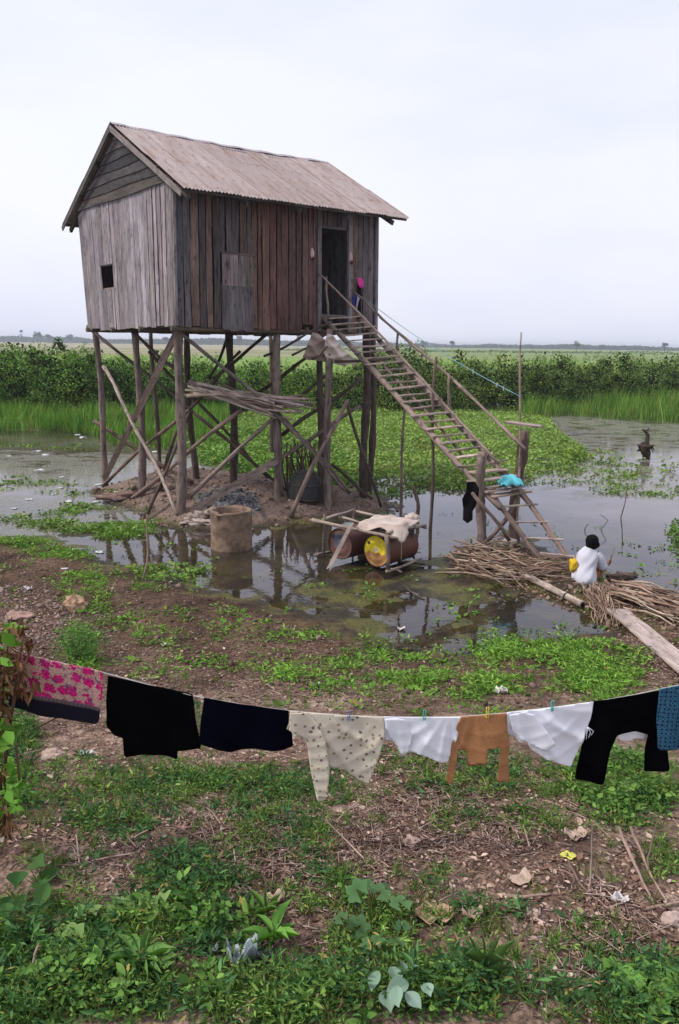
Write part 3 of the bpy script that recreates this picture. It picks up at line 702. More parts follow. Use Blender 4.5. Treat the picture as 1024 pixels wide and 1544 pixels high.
def roof_mat():
    m, t, out = new_mat('rusty_iron')
    col = N(t, 'ShaderNodeAttribute', attribute_name='Col').outputs['Color']
    g = N(t, 'ShaderNodeAttribute', attribute_name='g').outputs['Vector']
    n1 = N(t, 'ShaderNodeTexNoise', {'Vector': N(t, 'ShaderNodeMapping', {'Vector': g, 'Scale': (.9, 6, 1)}).outputs[0], 'Scale': 1.0, 'Detail': 6.0, 'Roughness': .65}).outputs[0]
    n2 = N(t, 'ShaderNodeTexNoise', {'Vector': g, 'Scale': 9.0, 'Detail': 7.0, 'Roughness': .7}).outputs[0]
    c = mulc(t, col, (.20, .115, .085), ramp(t, n1, [(.50, 0), (.66, .8)]), 'MIX')
    c = mulc(t, c, (.60, .55, .57), ramp(t, n1, [(.28, .4), (.42, 0)]), 'MIX')
    c = mulc(t, c, ramp(t, n2, [(.33, .86), (.5, 1.0), (.7, 1.06)]))
    # nails in rows with rust round them
    sg = N(t, 'ShaderNodeSeparateXYZ', {0: g})
    def cell(v, per, off):
        a = N(t, 'ShaderNodeMath', {0: v, 1: 1 / per}, operation='MULTIPLY').outputs[0]; a = N(t, 'ShaderNodeMath', {0: a, 1: off}, operation='ADD').outputs[0]
        f = N(t, 'ShaderNodeMath', {0: a}, operation='FRACT').outputs[0]; f = N(t, 'ShaderNodeMath', {0: f, 1: .5}, operation='SUBTRACT').outputs[0]
        return N(t, 'ShaderNodeMath', {0: f, 1: per}, operation='MULTIPLY').outputs[0]
    dx = cell(sg.outputs[0], .62, .2); dy = cell(sg.outputs[1], .235, .5)
    nzo = N(t, 'ShaderNodeMath', {0: n1, 1: .16}, operation='MULTIPLY').outputs[0]
    dx = N(t, 'ShaderNodeMath', {0: dx, 1: N(t, 'ShaderNodeMath', {0: nzo, 1: .08}, operation='SUBTRACT').outputs[0]}, operation='ADD').outputs[0]
    dd = N(t, 'ShaderNodeMath', {0: N(t, 'ShaderNodeMath', {0: dx, 1: dx}, operation='MULTIPLY').outputs[0], 1: N(t, 'ShaderNodeMath', {0: dy, 1: dy}, operation='MULTIPLY').outputs[0]}, operation='ADD').outputs[0]
    c = mulc(t, c, (.14, .08, .065), ramp(t, dd, [(.0001, .5), (.0003, 0)]), 'MIX')
    b = N(t, 'ShaderNodeBsdfPrincipled', {'Base Color': c, 'Roughness': .62, 'Specular IOR Level': .35, 'Metallic': .05})
    t.links.new(b.outputs[0], out.inputs[0]); return m
IRON = roof_mat()
mb, e0, e1, rA, rB, s0, s1, rn = roof_slope(0); roof = mb.build('roof', IRON, house, smooth=True)
mb2, f0, f1, _, _, _, _, rn2 = roof_slope(1); mb2.build('roof', IRON, house, smooth=True)
ra, rb = rA.lerp(rB, s0), rA.lerp(rB, s1)
mb = MB(); K = 26      # folded ridge cap, slightly wavy
ridge_d = (rb - ra).normalized()
for i in range(K + 1):
    s = i / K; p = ra.lerp(rb, s) + up * (.10 + .012 * math.sin(i * 1.9) - .03 * math.sin(math.pi * s) * 1.3); w = .13 + .012 * math.sin(i * 2.7)
    dn0 = (e0 - rA).normalized(); dn1 = (f0 - rA).normalized()
    for pt, g in ((p + dn0 * w + up * .012, 0), (p + up * .015, .1), (p + dn1 * w + up * .012, .2)): mb.v.append(pt); mb.c.append((.40, .36, .39)); mb.g.append((g, s * 5.8, 3))
for i in range(K):
    q = i * 3; mb.f += [(q, q + 1, q + 4, q + 3), (q + 1, q + 2, q + 5, q + 4)]
mb.build('ridge_cap', IRON, roof)
# verge boards and purlins under the iron
mb = MB()
for (aa, bb, nn_) in ((e0.lerp(e1, s0), ra, rn), (f0.lerp(f1, s0), ra, rn2)):
    dn = (bb - aa).normalized()
    mb.board(aa - nn_ * .01 - dn * .03, bb - nn_ * .01, nn_ * .055, GBN * .022, (.24, .20, .185) if nn_ is rn else (.11, .095, .088), segs=8, wob=.1)
mb.build('verge_board', WOOD, house)
mb = MB()
for (E0, E1, Q) in ((e0, e1, rn), (f0, f1, rn2)):
    for t in (.03, .35, .68, .93):
        a = E0.lerp(rA, t); b = E1.lerp(rB, t); dL = (b - a).normalized()
        mb.board(a - dL * (OG + .02) - Q * .0, b + dL * (OR + .04), (rA - E0).normalized() * .03, Q * .045, (.12, .10, .09))
mb.build('purlin', WOOD, house)
for s in (.0, .25, .5, .75, 1.0):
    for (E0, E1, Q) in ((e0, e1, rn), (f0, f1, rn2)):
        a = E0.lerp(E1, s) - (rA - E0).normalized() * .0; b = rA.lerp(rB, s); mb = MB()
        mb.board(a - Q * .01, b - Q * .01, GBN * .03, -Q * .10, (.10, .085, .075)); mb.build('rafter', WOOD, house)
# rafter tails seen at the left eave and the right verge
# stilts
def H(x, y): p = G(x, y); return p
PC1 = (.21, .17, .155); PCD = (.10, .078, .066); PCL = (.30, .255, .235)
stl = [(269, 486, 271, 776, .105, PC1), (418, 492, 421, 752, .10, PC1), (552, 500, 549, 750, .10, PCD), (563, 500, 556, 747, .085, PCD),
       (497, 520, 496, 766, .085, PC1), (143, 494, 160, 733, .085, PC1), (203, 490, 214, 746, .09, PC1),
       (345, 490, 352, 730, .105, PCD), (483, 500, 480, 744, .085, PCD), (227, 495, 241, 716, .07, PCD), (281, 490, 297, 722, .085, PCD), (408, 495, 411, 708, .075, PCD)]
BASES = []
for (x0, y0, x1, y1, r, c) in stl:
    b = G(x1, y1); tp = px(x0, y0, Y=b.y); tp.z = Ab.z - .0; b2 = b - up * .25
    mb = MB(); mb.pole(b2, tp, r * 1.02, r * .86, c, .035, n=10, wob=.10, segs=16); mb.build('stilt', POLE, house, smooth=True); BASES.append(b)
def brace(x0, y0, Y0, x1, y1, Y1, r, c, bow=None, kind='brace', par=None, flat=False, bend=.03):
    mb = MB(); a, b = px(x0, y0, Y=Y0), px(x1, y1, Y=Y1)
    if flat: d = (b - a).normalized(); w = d.cross(Vector((0, 1, 0))).normalized(); mb.board(a, b, w * r, Vector((0, .03, 0)), c, segs=8, wob=.12)
    else: mb.pole(a, b, r, r * .85, c, bend, bow=bow, n=7)
    return mb.build(kind, POLE, par if par is not None else house, smooth=not flat)
yA, yP2, yB, yM = BASES[0].y, BASES[1].y, BASES[5].y, BASES[6].y
brace(267, 500, yA + .05, 157, 723, yB - .12, .075, (.32, .25, .22), flat=True)
brace(155, 732, yB - .15, 285, 618, yA + 1.2, .05, (.24, .18, .15))
brace(285, 618, yA + 1.2, 362, 530, 19.6, .045, PCD)
for (pts) in ([(156, 553), (182, 592), (205, 648)], [(205, 648), (236, 732), (266, 775)]):
    brace(*pts[0], yB - .2 if pts[0][0] < 160 else yM - .1, *pts[-1], yM - .1 if pts[0][0] < 160 else yA - .1, .05, (.36, .30, .275), bow=Vector((.06, 0, .04)))
brace(132, 492, yB - .12, 292, 622, 19.0, .045, PCD); brace(292, 622, 19.0, 440, 745, 18.8, .045, PCD)
brace(188, 491, yM - .1, 270, 560, 18.6, .045, PCD); brace(225, 530, 20.5, 345, 655, 19.5, .045, PCD); brace(345, 655, 19.5, 405, 720, 18.9, .04, PCD)
brace(257, 490, yA - .13, 425, 628, yP2 - .12, .042, (.22, .19, .175)); brace(425, 628, yP2 - .12, 528, 744, 18.3, .05, PC1)
brace(380, 588, yP2 - .22, 520, 740, 18.2, .042, PC1)
brace(199, 752, yM - .1, 365, 618, 18.3, .055, (.25, .19, .165)); brace(283, 752, 17.4, 415, 628, yP2 - .15, .05, (.28, .22, .20))
brace(288, 772, 16.9, 418, 694, yP2 - .13, .085, (.27, .215, .19), flat=True)
brace(405, 501, 19.6, 322, 571, 20.2, .045, PCD); brace(342, 512, 20.6, 315, 570, 20.8, .045, PCD)
brace(142, 635, 22.3, 290, 727, 20.0, .06, (.12, .085, .07))
brace(376, 716, 18.1, 543, 612, 19.3, .05, PC1); brace(425, 656, 18.8, 545, 570, 19.8, .05, PCD); brace(389, 592, 20.5, 492, 522, 20.6, .045, PCD)
brace(437, 606, 20, 492, 566, 20.2, .045, PCD); brace(500, 700, 18.9, 562, 752, 18.5, .045, PCD)
brace(438, 780, G(438, 780).y, 524, 603, 17.7, .055, (.26, .20, .18)); brace(523, 607, 18.4, 575, 765, 18.4, .04, PCD)
brace(222, 775, 17.5, 297, 598, 19.4, .04, PCD); brace(240, 745, 19.2, 282, 610, 20.4, .05, PCD)
brace(398, 537, 18.9, 500, 485, 18.3, .03, PCD); brace(440, 536, 18.1, 502, 498, 18.1, .028, (.13, .09, .07)); brace(470, 542, 17.9, 498, 516, 17.9, .02, (.13, .09, .07)); brace(505, 545, 17.9, 590, 541, 17.7, .035, PCD)

# ------------------------------------------------------------------ things hung on the house by the door
def soft_strip(mb, pts, widths, col, nn, th=.01):
    base = len(mb.v)
    for i, (p, w) in enumerate(zip(pts, widths)):
        for k in range(5):
            u = k / 4 - .5; mb.v.append(Vector(p) + fd * u * w + nn * (th + .02 * math.sin(k * 2.2 + i))); mb.c.append(col); mb.g.append((i * .1, u, 0))
    for i in range(len(pts) - 1):
        for k in range(4): q = base + i * 5 + k; mb.f.append((q, q + 1, q + 6, q + 5))
def cloth_mat(name, rough=.85):
    m, t, out = new_mat(name); col = N(t, 'ShaderNodeAttribute', attribute_name='Col').outputs['Color']
    tc = N(t, 'ShaderNodeTexCoord').outputs['Object']
    n1 = N(t, 'ShaderNodeTexNoise', {'Vector': tc, 'Scale': 300.0, 'Detail': 2.0}).outputs[0]; n2 = N(t, 'ShaderNodeTexNoise', {'Vector': tc, 'Scale': 9.0, 'Detail': 4.0}).outputs[0]
    c = mulc(t, col, ramp(t, n2, [(.3, .86), (.6, 1.04)])); c = mulc(t, c, ramp(t, n1, [(.3, .9), (.7, 1.05)]))
    bmp = N(t, 'ShaderNodeBump', {'Height': n2, 'Strength': .5, 'Distance': .02}).outputs[0]
    b = N(t, 'ShaderNodeBsdfPrincipled', {'Base Color': c, 'Roughness': rough, 'Specular IOR Level': .12, 'Normal': bmp, 'Sheen Weight': .0})
    tr = N(t, 'ShaderNodeBsdfTranslucent', {'Color': c}); mx = N(t, 'ShaderNodeMixShader', {0: .12, 1: b.outputs[0], 2: tr.outputs[0]})
    t.links.new(mx.outputs[0], out.inputs[0]); return m
CLOTH = cloth_mat('cloth')
def solid(o, th, off=0): 
    m = o.modifiers.new('thickness', 'SOLIDIFY'); m.thickness = th; m.offset = off; return o
def hung(name, pix, col, label, cat, group=None, off=.05):
    mb = MB(); pts = []; ws = []
    for (x, y, w) in pix: pts.append(onplane(x, y, Ab + FRN * off, FRN)); ws.append(w / 60.)
    soft_strip(mb, pts, ws, col, FRN); o = mb.build(name, CLOTH, None, True); tag(o, label, cat, group); return solid(o, .012)
hung('black_shirt', [(541, 428, 5), (541, 437, 9), (541, 447, 12), (540, 458, 10), (541, 472, 7)], (.006, .006, .010), 'black shirt hanging on the house wall right of the doorway', 'shirt')
hung('pink_cloth', [(542, 419, 7), (543, 424, 11), (544, 430, 11), (545, 434, 7)], (.80, .08, .36), 'bright pink cap-like cloth hung above the black shirt by the doorway', 'cloth', off=.09)
hung('blue_cloth', [(536, 444, 3), (534, 451, 6), (533, 459, 5), (532, 461, 2)], (.04, .06, .30), 'small dark blue rag hung left of the black shirt by the doorway', 'cloth', off=.10)
hung('white_scarf', [(539, 445, 3), (540, 450, 5), (538, 458, 3), (537, 468, 2)], (.62, .50, .55), 'thin pinkish white scarf hanging over the black shirt by the doorway', 'scarf', off=.12)
def charm(x, y, label):
    t_ = thing('door_charm', onplane(x, y, Ab + FRN * .04, FRN), label, 'ornament', 'folded ornaments hung either side of the doorway')
    c0 = onplane(x, y, Ab + FRN * .05, FRN)
    mb = MB(); ring = [(0, .13), (.045, .07), (.06, 0), (.05, -.07), (0, -.12), (-.05, -.06), (-.055, .02), (-.04, .09)]
    for rr, o in ((1, 0), (.6, .03), (.2, .045)):
        for a, b in ring: mb.v.append(c0 + fd * a * rr + up * b * rr + FRN * o); mb.c.append((.58, .40, .38) if b * rr > -.02 else (.55, .45, .42)); mb.g.append((a, b, 0))
    for L in (0, 8):
        for k in range(8): mb.f.append((L + k, L + (k + 1) % 8, L + 8 + (k + 1) % 8, L + 8 + k))
    mb.f.append(tuple(16 + k for k in range(8))); mb.build('paper_petals', CLOTH, t_, True)
    mb = MB(); mb.ring_tube([c0 - up * .08 + FRN * .04, c0 - up * .12 + FRN * .05, c0 - up * .155 + FRN * .04], [.02, .035, .015], 8, (.16, .03, .03)); mb.build('red_seed', CLOTH, t_, True)
charm(471, 382, 'pink and white paper ornament hung on the wall left of the doorway'); charm(529, 388, 'pink and white paper ornament hung on the wall right of the doorway')

# sack cloth slung beneath the top of the stairs
def sheet(name, outline, Y, label, cat, col, mat=None, cell=.05, fold=.04, group=None, parent=None, tilt=None, seed=1, th=.006, ff=None, colf=None):
    """A cloth with its own outline: given as pixels on an upright plane at distance Y, cut into a fine grid and folded."""
    P = [px(x, y, Y=Y) for x, y in outline] if Y is not None else [Vector(p) for p in outline]
    bm = bmesh.new(); f = bm.faces.new([bm.verts.new((p.x, 0, p.z)) for p in P])
    xs = [p.x for p in P]; zs = [p.z for p in P]
    for lo, hi, ax in ((min(xs), max(xs), 0), (min(zs), max(zs), 2)):
        k = lo + cell
        while k < hi:
            co = Vector((0, 0, 0)); co[ax] = k; no = Vector((0, 0, 0)); no[ax] = 1
            bmesh.ops.bisect_plane(bm, geom=bm.verts[:] + bm.edges[:] + bm.faces[:], plane_co=co, plane_no=no, dist=1e-5); k += cell
    bmesh.ops.triangulate(bm, faces=[f for f in bm.faces if len(f.verts) > 4])
    me = bpy.data.meshes.new(name); bm.to_mesh(me); bm.free(); n = len(me.vertices); co = np.zeros(n * 3); me.vertices.foreach_get('co', co); co = co.reshape(-1, 3)
    zt = max(zs); yb = P[0].y; x, z = co[:, 0], co[:, 2]; co0 = co.copy()
    D = zt - z
    if ff is not None: dy = ff(x - min(xs), D)
    else: dy = (fbm(x * 1.0 + D * .5, D * .35, 3.0 / max(.3, (max(xs) - min(xs))), 3, seed) - .5) * fold * 2.2 * np.clip(.15 + D * 2.2, 0, 1.4) + fold * .35 * np.sin(x * 21 + D * 7 + seed)
    co[:, 1] = yb + dy
    if tilt is not None: co[:, 1] += D * tilt
    off = np.array([x.mean(), co[:, 1].mean(), z.min()]) if parent is None else np.zeros(3)
    cc = np.tile(np.array(tuple(col) + (1,)), (n, 1)) if colf is None else colf(x - min(xs), D, np.tile(np.array(tuple(col) + (1.,)), (n, 1)))
    me.vertices.foreach_set('co', (co - off).reshape(-1)); ca = me.color_attributes.new('Col', 'FLOAT_COLOR', 'POINT'); ca.data.foreach_set('color', cc.reshape(-1).astype(np.float32))
    uv = me.attributes.new('g', 'FLOAT_VECTOR', 'POINT'); uv.data.foreach_set('vector', np.stack([x - min(xs), D, x * 0], 1).reshape(-1).astype(np.float32))
    o = finish(me, name, mat or CLOTH, parent, True)
    if parent is None: o.location = off
    if label: tag(o, label, cat, group)
    if th: solid(o, th)
    return o
SACK = plain_mat('sacking', (1, 1, 1), .9, 14, .35, .6, .03, .1, attr=True)
def sackf(x, D):
    th = np.arctan2(D + .05, x + .1); return -.13 * (1 - np.abs(np.sin(th * 6 + 1))) ** 1.3 * np.clip(D * 4, .1, 1) - .06 * (1 - np.abs(np.sin(np.hypot(x, D) * 11 + th * 3))) ** 2 + .35 * D
sheet('sack_cloth', [(494, 503), (503, 506), (512, 520), (523, 532), (541, 546), (538, 552), (527, 548), (522, 553), (505, 549), (494, 547), (489, 532), (490, 515)], 17.85,
      'torn pale sacking slung under the top of the staircase', 'sack cloth', (.70, .60, .52), CLOTH, cell=.03, ff=sackf)
sheet('sack_cloth', [(471, 501), (480, 503), (492, 514), (491, 536), (500, 548), (480, 544), (464, 543), (456, 539), (463, 522)], 17.98,
      'darker brown half of the sacking, hanging left of the pale torn piece', 'sack cloth', (.40, .32, .26), CLOTH, cell=.03, ff=sackf)
# ================================================================== STAIRS
SC = (.42, .345, .305)
TL, TR = px(492, 484, Y=18.75), px(543, 480, Y=19.15)
BL, BR = px(753, 763, Y=14.55), px(797, 757, Y=14.95)
stair = thing('staircase', (BL + BR) / 2 * 1.0, 'long crude staircase of rough wooden treads from the doorway down to the bank', 'staircase')
for a, b, r in ((TL, BL, .06), (TR, BR, .06)):
    mb = MB(); e = (b - a).normalized(); mb.pole(a - e * .1, b + e * .05, r, r * 1.05, (.27, .215, .19), .03, n=9, segs=16); mb.build('stringer', POLE, stair, True)
mb = MB(); mb.pole(px(560, 528, Y=18), px(700, 690, Y=15.6), .03, .028, (.25, .2, .18), .03); mb.build('stringer', POLE, stair, True)
nT = 28; w = (TR - TL).normalized(); R = random.Random(4)
for i in range(nT):
    t = (i + .3) / nT; a, b = TL.lerp(BL, t) + up * .075, TR.lerp(BR, t) + up * .075
    la, lb = R.uniform(.03, .12), R.uniform(.03, .12)
    if i == 23: la, lb = .35, .40
    if i in (19, 16, 25): la += .12
    mb = MB(); sd_ = w.cross(up).normalized()
    if i % 2 == 0 or i > 23: mb.board(a - w * la, b + w * lb + up * R.uniform(-.02, .02), sd_ * (.075 + .025 * R.random() + (.02 if i > 22 else 0)), up * .026, jit(SC, .14), segs=5, wob=.14)
    else: mb.pole(a - w * la * .6, b + w * lb * .7, .024, .02, jit(SC, .18), .012, n=7)
    mb.build('tread', POLE, stair, False)
for (p, q, r) in (((481, 412), (752, 699), .024), ((573, 478), (792, 677), .03)):
    mb = MB(); 
    ya, yb_ = (18.6, 14.4) if r < .027 else (18.9, 15.0)
    mb.pole(px(*p, Y=ya), px(*q, Y=yb_), r, r * 1.15, (.28, .225, .20), .03, n=7, segs=16); mb.build('handrail', POLE, stair, True)
mb = MB(); mb.pole(px(530, 437, Y=19.2), px(577, 481, Y=18.85), .022, .026, (.24, .19, .17), .02); mb.build('handrail', POLE, stair, True)
for (x0, y0, x1, y1, Y) in ((492, 417, 495, 482, 18.5), (600, 502, 600, 548, 18.35), (677, 563, 675, 626, 16.75)):
    mb = MB(); mb.pole(px(x1, y1, Y=Y), px(x0, y0, Y=Y), .032, .026, (.24, .20, .18), .015); mb.build('rail_post', POLE, stair, True)
def standing(name, x0, y0, x1, y1, r, c, label, cat, water=True, group=None, bend=.05, r1=None, par=None):
    b = px(x1, y1, z=0) if water else G(x1, y1); tp = px(x0, y0, Y=b.y)
    mb = MB(); mb.pole(b - up * .3, tp, r, r1 or r * .75, c, bend, n=9, segs=14); o = mb.build(name, POLE, par, True)
    if par is None: tag(o, label, cat, group)
    return o
standing('support_pole', 658, 538, 648, 799, .04, (.16, .12, .10), None, None, par=stair)
standing('support_pole', 614, 566, 604, 781, .036, (.25, .19, .165), None, None, par=stair)
standing('support_post', 728, 682, 723, 832, .105, (.25, .20, .18), None, None, False, par=stair, r1=.085)
pp = standing('support_post', 789, 650, 778, 818, .10, (.155, .11, .095), None, None, False, par=stair, r1=.11)
mb = MB(); mb.pole(px(712, 743, Y=14.1), px(768, 815, Y=14.2), .03, .035, (.20, .15, .125), .02); mb.build('prop', POLE, stair, True)
mb = MB(); mb.pole(px(779, 752, Y=14.9), px(729, 820, Y=14.6), .05, .04, (.19, .14, .12), .02, bow=Vector((.04, 0, -.12))); mb.build('prop', POLE, stair, True)
# lower ladder
La, Lb = px(736, 740, Y=14.75), G(815, 846); Ra, Rb = px(779, 734, Y=15.05), G(862, 852)
ladder = thing('ladder', (Lb + Rb) / 2, 'short lower ladder of thin rungs standing on the muddy bank', 'ladder')
for a, b in ((La, Lb), (Ra, Rb)):
    mb = MB(); d = (b - a).normalized(); ww = (Ra - La).normalized(); mb.board(a, b + d * .05, ww * .045, d.cross(ww).normalized() * .05, (.27, .205, .175), segs=8, wob=.12); mb.build('rail', POLE, ladder)
for t, e0_, e1_, th in ((.06, .12, .02, .035), (.28, .05, .12, .028), (.50, -.02, .10, .02), (.72, .02, .14, .02), (.945, -.04, .10, .045)):
    a, b = La.lerp(Lb, t) + up * .05, Ra.lerp(Rb, t) + up * .05; d = (b - a).normalized()
    mb = MB(); mb.board(a - d * e0_, b + d * e1_, d.cross(up).normalized() * (.05 if th > .03 else .035), up * th, jit(SC, .12), segs=5, wob=.1); mb.build('rung', POLE, ladder)
# board on the right post, rising bamboo, line with pegs
pt = px(789, 645, Y=14.95)
b0, b1 = px(764, 639, Y=14.8), px(816, 646, Y=15.0)
mb = MB(); mb.board(b0 + up * .02, b1 + up * .02, Vector((.08, .16, 0)), up * .03, (.38, .31, .28), segs=4, wob=.08); o = mb.build('shelf_board', POLE); tag(o, 'short grey board lying on top of the thick right-hand stair post', 'board')
bp = px(784, 655, Y=15.2)
mb = MB(); mb.pole(px(779, 800, Y=15.3), px(786, 501, Y=15.4), .026, .016, (.36, .29, .25), .03, n=7, segs=18); o = mb.build('bamboo_pole', POLE, None, True); tag(o, 'thin upright bamboo pole rising high above the board on the stair post', 'pole')
def sag(a, b, s, n=16): return [a.lerp(b, i / n) - up * s * 4 * (i / n) * (1 - i / n) for i in range(n + 1)]
A1, A2 = px(546, 447, Y=19.3), px(785, 598, Y=15.38)
pts = sag(A1, A2, .12); mb = MB(); mb.ring_tube(pts, .007, 5, (.25, .45, .52)); 
for k in range(5): mb.ring_tube([A2 + Vector((.03 * math.cos(k * 1.3), .03 * math.sin(k * 1.3), -.03 + k * .015)), A2 + Vector((-.03, .02, -.02 + k * .015))], .009, 5, (.08, .25, .42))
o = mb.build('washing_line', CLOTH, None, True); tag(o, 'pale blue empty washing line from the house to the bamboo pole', 'line')
def peg(p, c, label, group, s=1.0, d=Vector((1, 0, 0))):
    t_ = thing('clothes_peg', p - up * .04 * s, label, 'clothes peg', group)
    for sx in (-1, 1):
        mb = MB(); mb.board(p - up * .045 * s + d * .003 * sx * s, p + up * .03 * s + d * .0045 * sx * s, Vector((0, .006, 0)) * s, d * .005 * sx * s, c, segs=4, wob=.2); mb.build('jaw', PEG, t_)
PEG = plain_mat('peg_plastic', (1, 1, 1), .4, 40, .1, .1, attr=True, spec=.5)
for i, (x, c, l) in enumerate(((695, (.1, .45, .6), 'blue clothes peg, uppermost on the empty washing line'), (703, (.65, .6, .12), 'yellow clothes peg on the empty washing line'), (712, (.7, .75, .6), 'white clothes peg just below the yellow one on the empty line'),
                         (749, (.6, .75, .6), 'upper of the two pale pegs nearest the bamboo pole'), (759, (.65, .78, .68), 'lower of the two pale pegs nearest the bamboo pole'))):
    tt = min(range(len(pts)), key=lambda k: abs((lambda q: 512 + (q.x) / q.y * CF - x)(pts[k]))); 
    f = (x - 546) / (785 - 546); k = 0
    best = min((abs(512 + CF * (A1.lerp(A2, q / 400)).x / ((A1.lerp(A2, q / 400)).y * c_ ) - x), q) for q in range(401))[1] / 400
    p = A1.lerp(A2, best) - up * .12 * 4 * best * (1 - best); peg(p + Vector((0, -.01, 0)), c, l, 'pegs on the empty washing line', 1.1)
# clothes left on the stairs
sheet('black_garment', [(704, 727), (716, 726), (722, 736), (721, 750), (717, 762), (712, 770), (712, 783), (704, 788), (698, 783), (699, 766), (697, 752), (703, 742)], 14.25, 'black garment hung from the left stair post', 'garment', (.005, .005, .006), cell=.05, fold=.05, th=.02)
bc0 = px(770, 731, Y=14.85)
mb = MB(); n1_, n2_ = 12, 10
for i in range(n1_ + 1):
    for j in range(n2_ + 1):
        u, v = i / n1_ - .5, j / n2_ - .5; r = max(0, 1 - (u * u + v * v) * 4)
        mb.v.append(bc0 + Vector((u * .44, v * .36, .02 + .15 * r ** .6 * (1 - .4 * u) + .03 * math.sin(u * 17 + v * 9)))); mb.c.append((.16, .62, .70)); mb.g.append((u, v, 0))
for i in range(n1_):
    for j in range(n2_): q = i * (n2_ + 1) + j; mb.f.append((q, q + 1, q + n2_ + 2, q + n2_ + 1))
o = mb.build('turquoise_cloth', CLOTH, None, True); solid(o, .02); tag(o, 'crumpled turquoise cloth lying on a lower tread of the stairs', 'cloth')

# ================================================================== UNDER THE HOUSE
def bundle(name, base, pairs, rad, cols, label, cat, group=None, loc=None, kid='pole'):
    t_ = thing(name, loc or base, label, cat, group)
    for a, b in pairs: mb = MB(); r = rad * random.uniform(.7, 1.25); mb.pole(a, b, r, r * .7, jit(random.choice(cols), .2), .05, n=6, segs=6); mb.build(kid, POLE, t_, True)
    return t_
pairs = []
R = random.Random(8)
for i in range(34):
    f = i / 33; y0 = 572 + R.uniform(0, 26); x0 = 283 + R.uniform(0, 30) - (y0 - 572) * .3; x1 = 430 + R.uniform(-35, 50); y1 = 602 + R.uniform(0, 30) + (x1 - 430) * .08
    if x1 > 455: y1 -= 12
    Yd = 18.8 + R.uniform(-.35, .5); pairs.append((px(x0, y0, Y=Yd), px(x1, y1, Y=Yd - .5)))
bundle('pole_stack', px(360, 610, Y=18.8), pairs, .034, [(.44, .36, .31), (.32, .25, .21), (.50, .43, .39)], 'stack of long dry poles stored on the braces beneath the house', 'pole stack')
# wattle screen of upright sticks
t_pairs = []
for i in range(34):
    x = 431 + i * 1.75; b = G(x, 738 + R.uniform(-3, 3)); t_pairs.append((b - up * .05, px(x + R.uniform(-3, 3), 668 + R.uniform(-8, 16), Y=b.y + .05)))
sc = bundle('stick_screen', t_pairs[0][0], t_pairs, .024, [(.13, .10, .075), (.20, .155, .12), (.09, .065, .05)], 'dark upright screen of thin sticks under the right end of the house', 'stick fence', kid='stick')
mb = MB()
for yy in (690, 716): mb.pole(px(430, yy, Y=t_pairs[0][0].y - .03), px(492, yy - 2, Y=t_pairs[-1][0].y - .03), .015, .012, (.16, .12, .09), .01)
mb.build('cross_rail', POLE, sc, True)
# fish trap (dome of dark mesh)
ft = G(461, 752); MESHM = plain_mat('dark_mesh', (.045, .045, .045), .7, 30, .4)
mb = MB(); prof = [(0, .42), (.16, .43), (.35, .40), (.5, .33), (.62, .22), (.66, .12), (.66, .0)]
K = 22
for (h, r) in prof:
    for k in range(K): an = k * 2 * math.pi / K; mb.v.append(ft + Vector((math.cos(an) * r, math.sin(an) * r * .9, h * 1.02))); mb.c.append((1, 1, 1)); mb.g.append((0, 0, 0))
for i in range(len(prof) - 1):
    for k in range(K): mb.f.append((i * K + k, i * K + (k + 1) % K, (i + 1) * K + (k + 1) % K, (i + 1) * K + k))
t_ = thing('fish_trap', ft, 'dark bell-shaped fish trap standing by the stick screen', 'fish trap'); mb.build('net', MESHM, t_, True)
for h, r in ((.02, .44), (.36, .415), (.63, .235)):
    mb = MB(); mb.ring_tube([ft + Vector((math.cos(a * .2856) * r, math.sin(a * .2856) * r * .9, h)) for a in range(23)], .013, 6, (.10, .08, .07)); mb.build('hoop', POLE, t_, True)
for k in range(14):
    an = k * 2 * math.pi / 14; mb = MB(); mb.ring_tube([ft + Vector((math.cos(an) * r * 1.02, math.sin(an) * r * .92, h * 1.02)) for h, r in prof[:-1]], .006, 4, (.12, .10, .085)); mb.build('rib', POLE, t_, True)
# sacks lying by the front stilt
def blob(name, p, sx, sy, sz, c, label, cat, mat, seed=0, rot=0.0, rough=.35, group=None, parent=None, sub=3, freq=2.4, flatb=True):
    bm = bmesh.new(); bmesh.ops.create_icosphere(bm, subdivisions=sub, radius=1); R = random.Random(seed)
    from mathutils import noise
    for v in bm.verts:
        n = noise.noise(v.co * freq + Vector((seed * 3.1, 0, 0))); n2 = noise.noise(v.co * freq * 2.7 + Vector((seed, 5, 0)))
        k = 1 + rough * n + rough * .5 * n2; c0 = v.co * k
        if flatb: c0.z = max(c0.z, -.35)
        v.co = Vector((c0.x * sx, c0.y * sy, c0.z * sz))
    me = bpy.data.meshes.new(name); bm.to_mesh(me); bm.free()
    ca = me.color_attributes.new('Col', 'FLOAT_COLOR', 'POINT'); ca.data.foreach_set('color', np.tile(np.array(tuple(c) + (1,), np.float32), len(me.vertices)))
    o = finish(me, name, mat, parent, cat not in ('stone', 'brick')); o.location = p; o.rotation_euler.z = rot
    if parent is not None: o.matrix_parent_inverse = Matrix.Translation(-parent.location)
    if label: tag(o, label, cat, group)
    return o
SOIL_OBJ = plain_mat('stone_face', (1, 1, 1), .9, 9, .45, .7, .02, .15, attr=True)
PLAST = plain_mat('thin_plastic', (1, 1, 1), .45, 8, .25, .6, .02, .5, attr=True)
g1 = G(305, 790)
blob('sack', g1 + up * .03, .42, .14, .09, (.40, .33, .29), 'flat dirty sack lying against the near stilt, farther from the well ring', 'sack', SACK, 2, -.1, .6, 'dirty sacks on the mound beside the well ring')
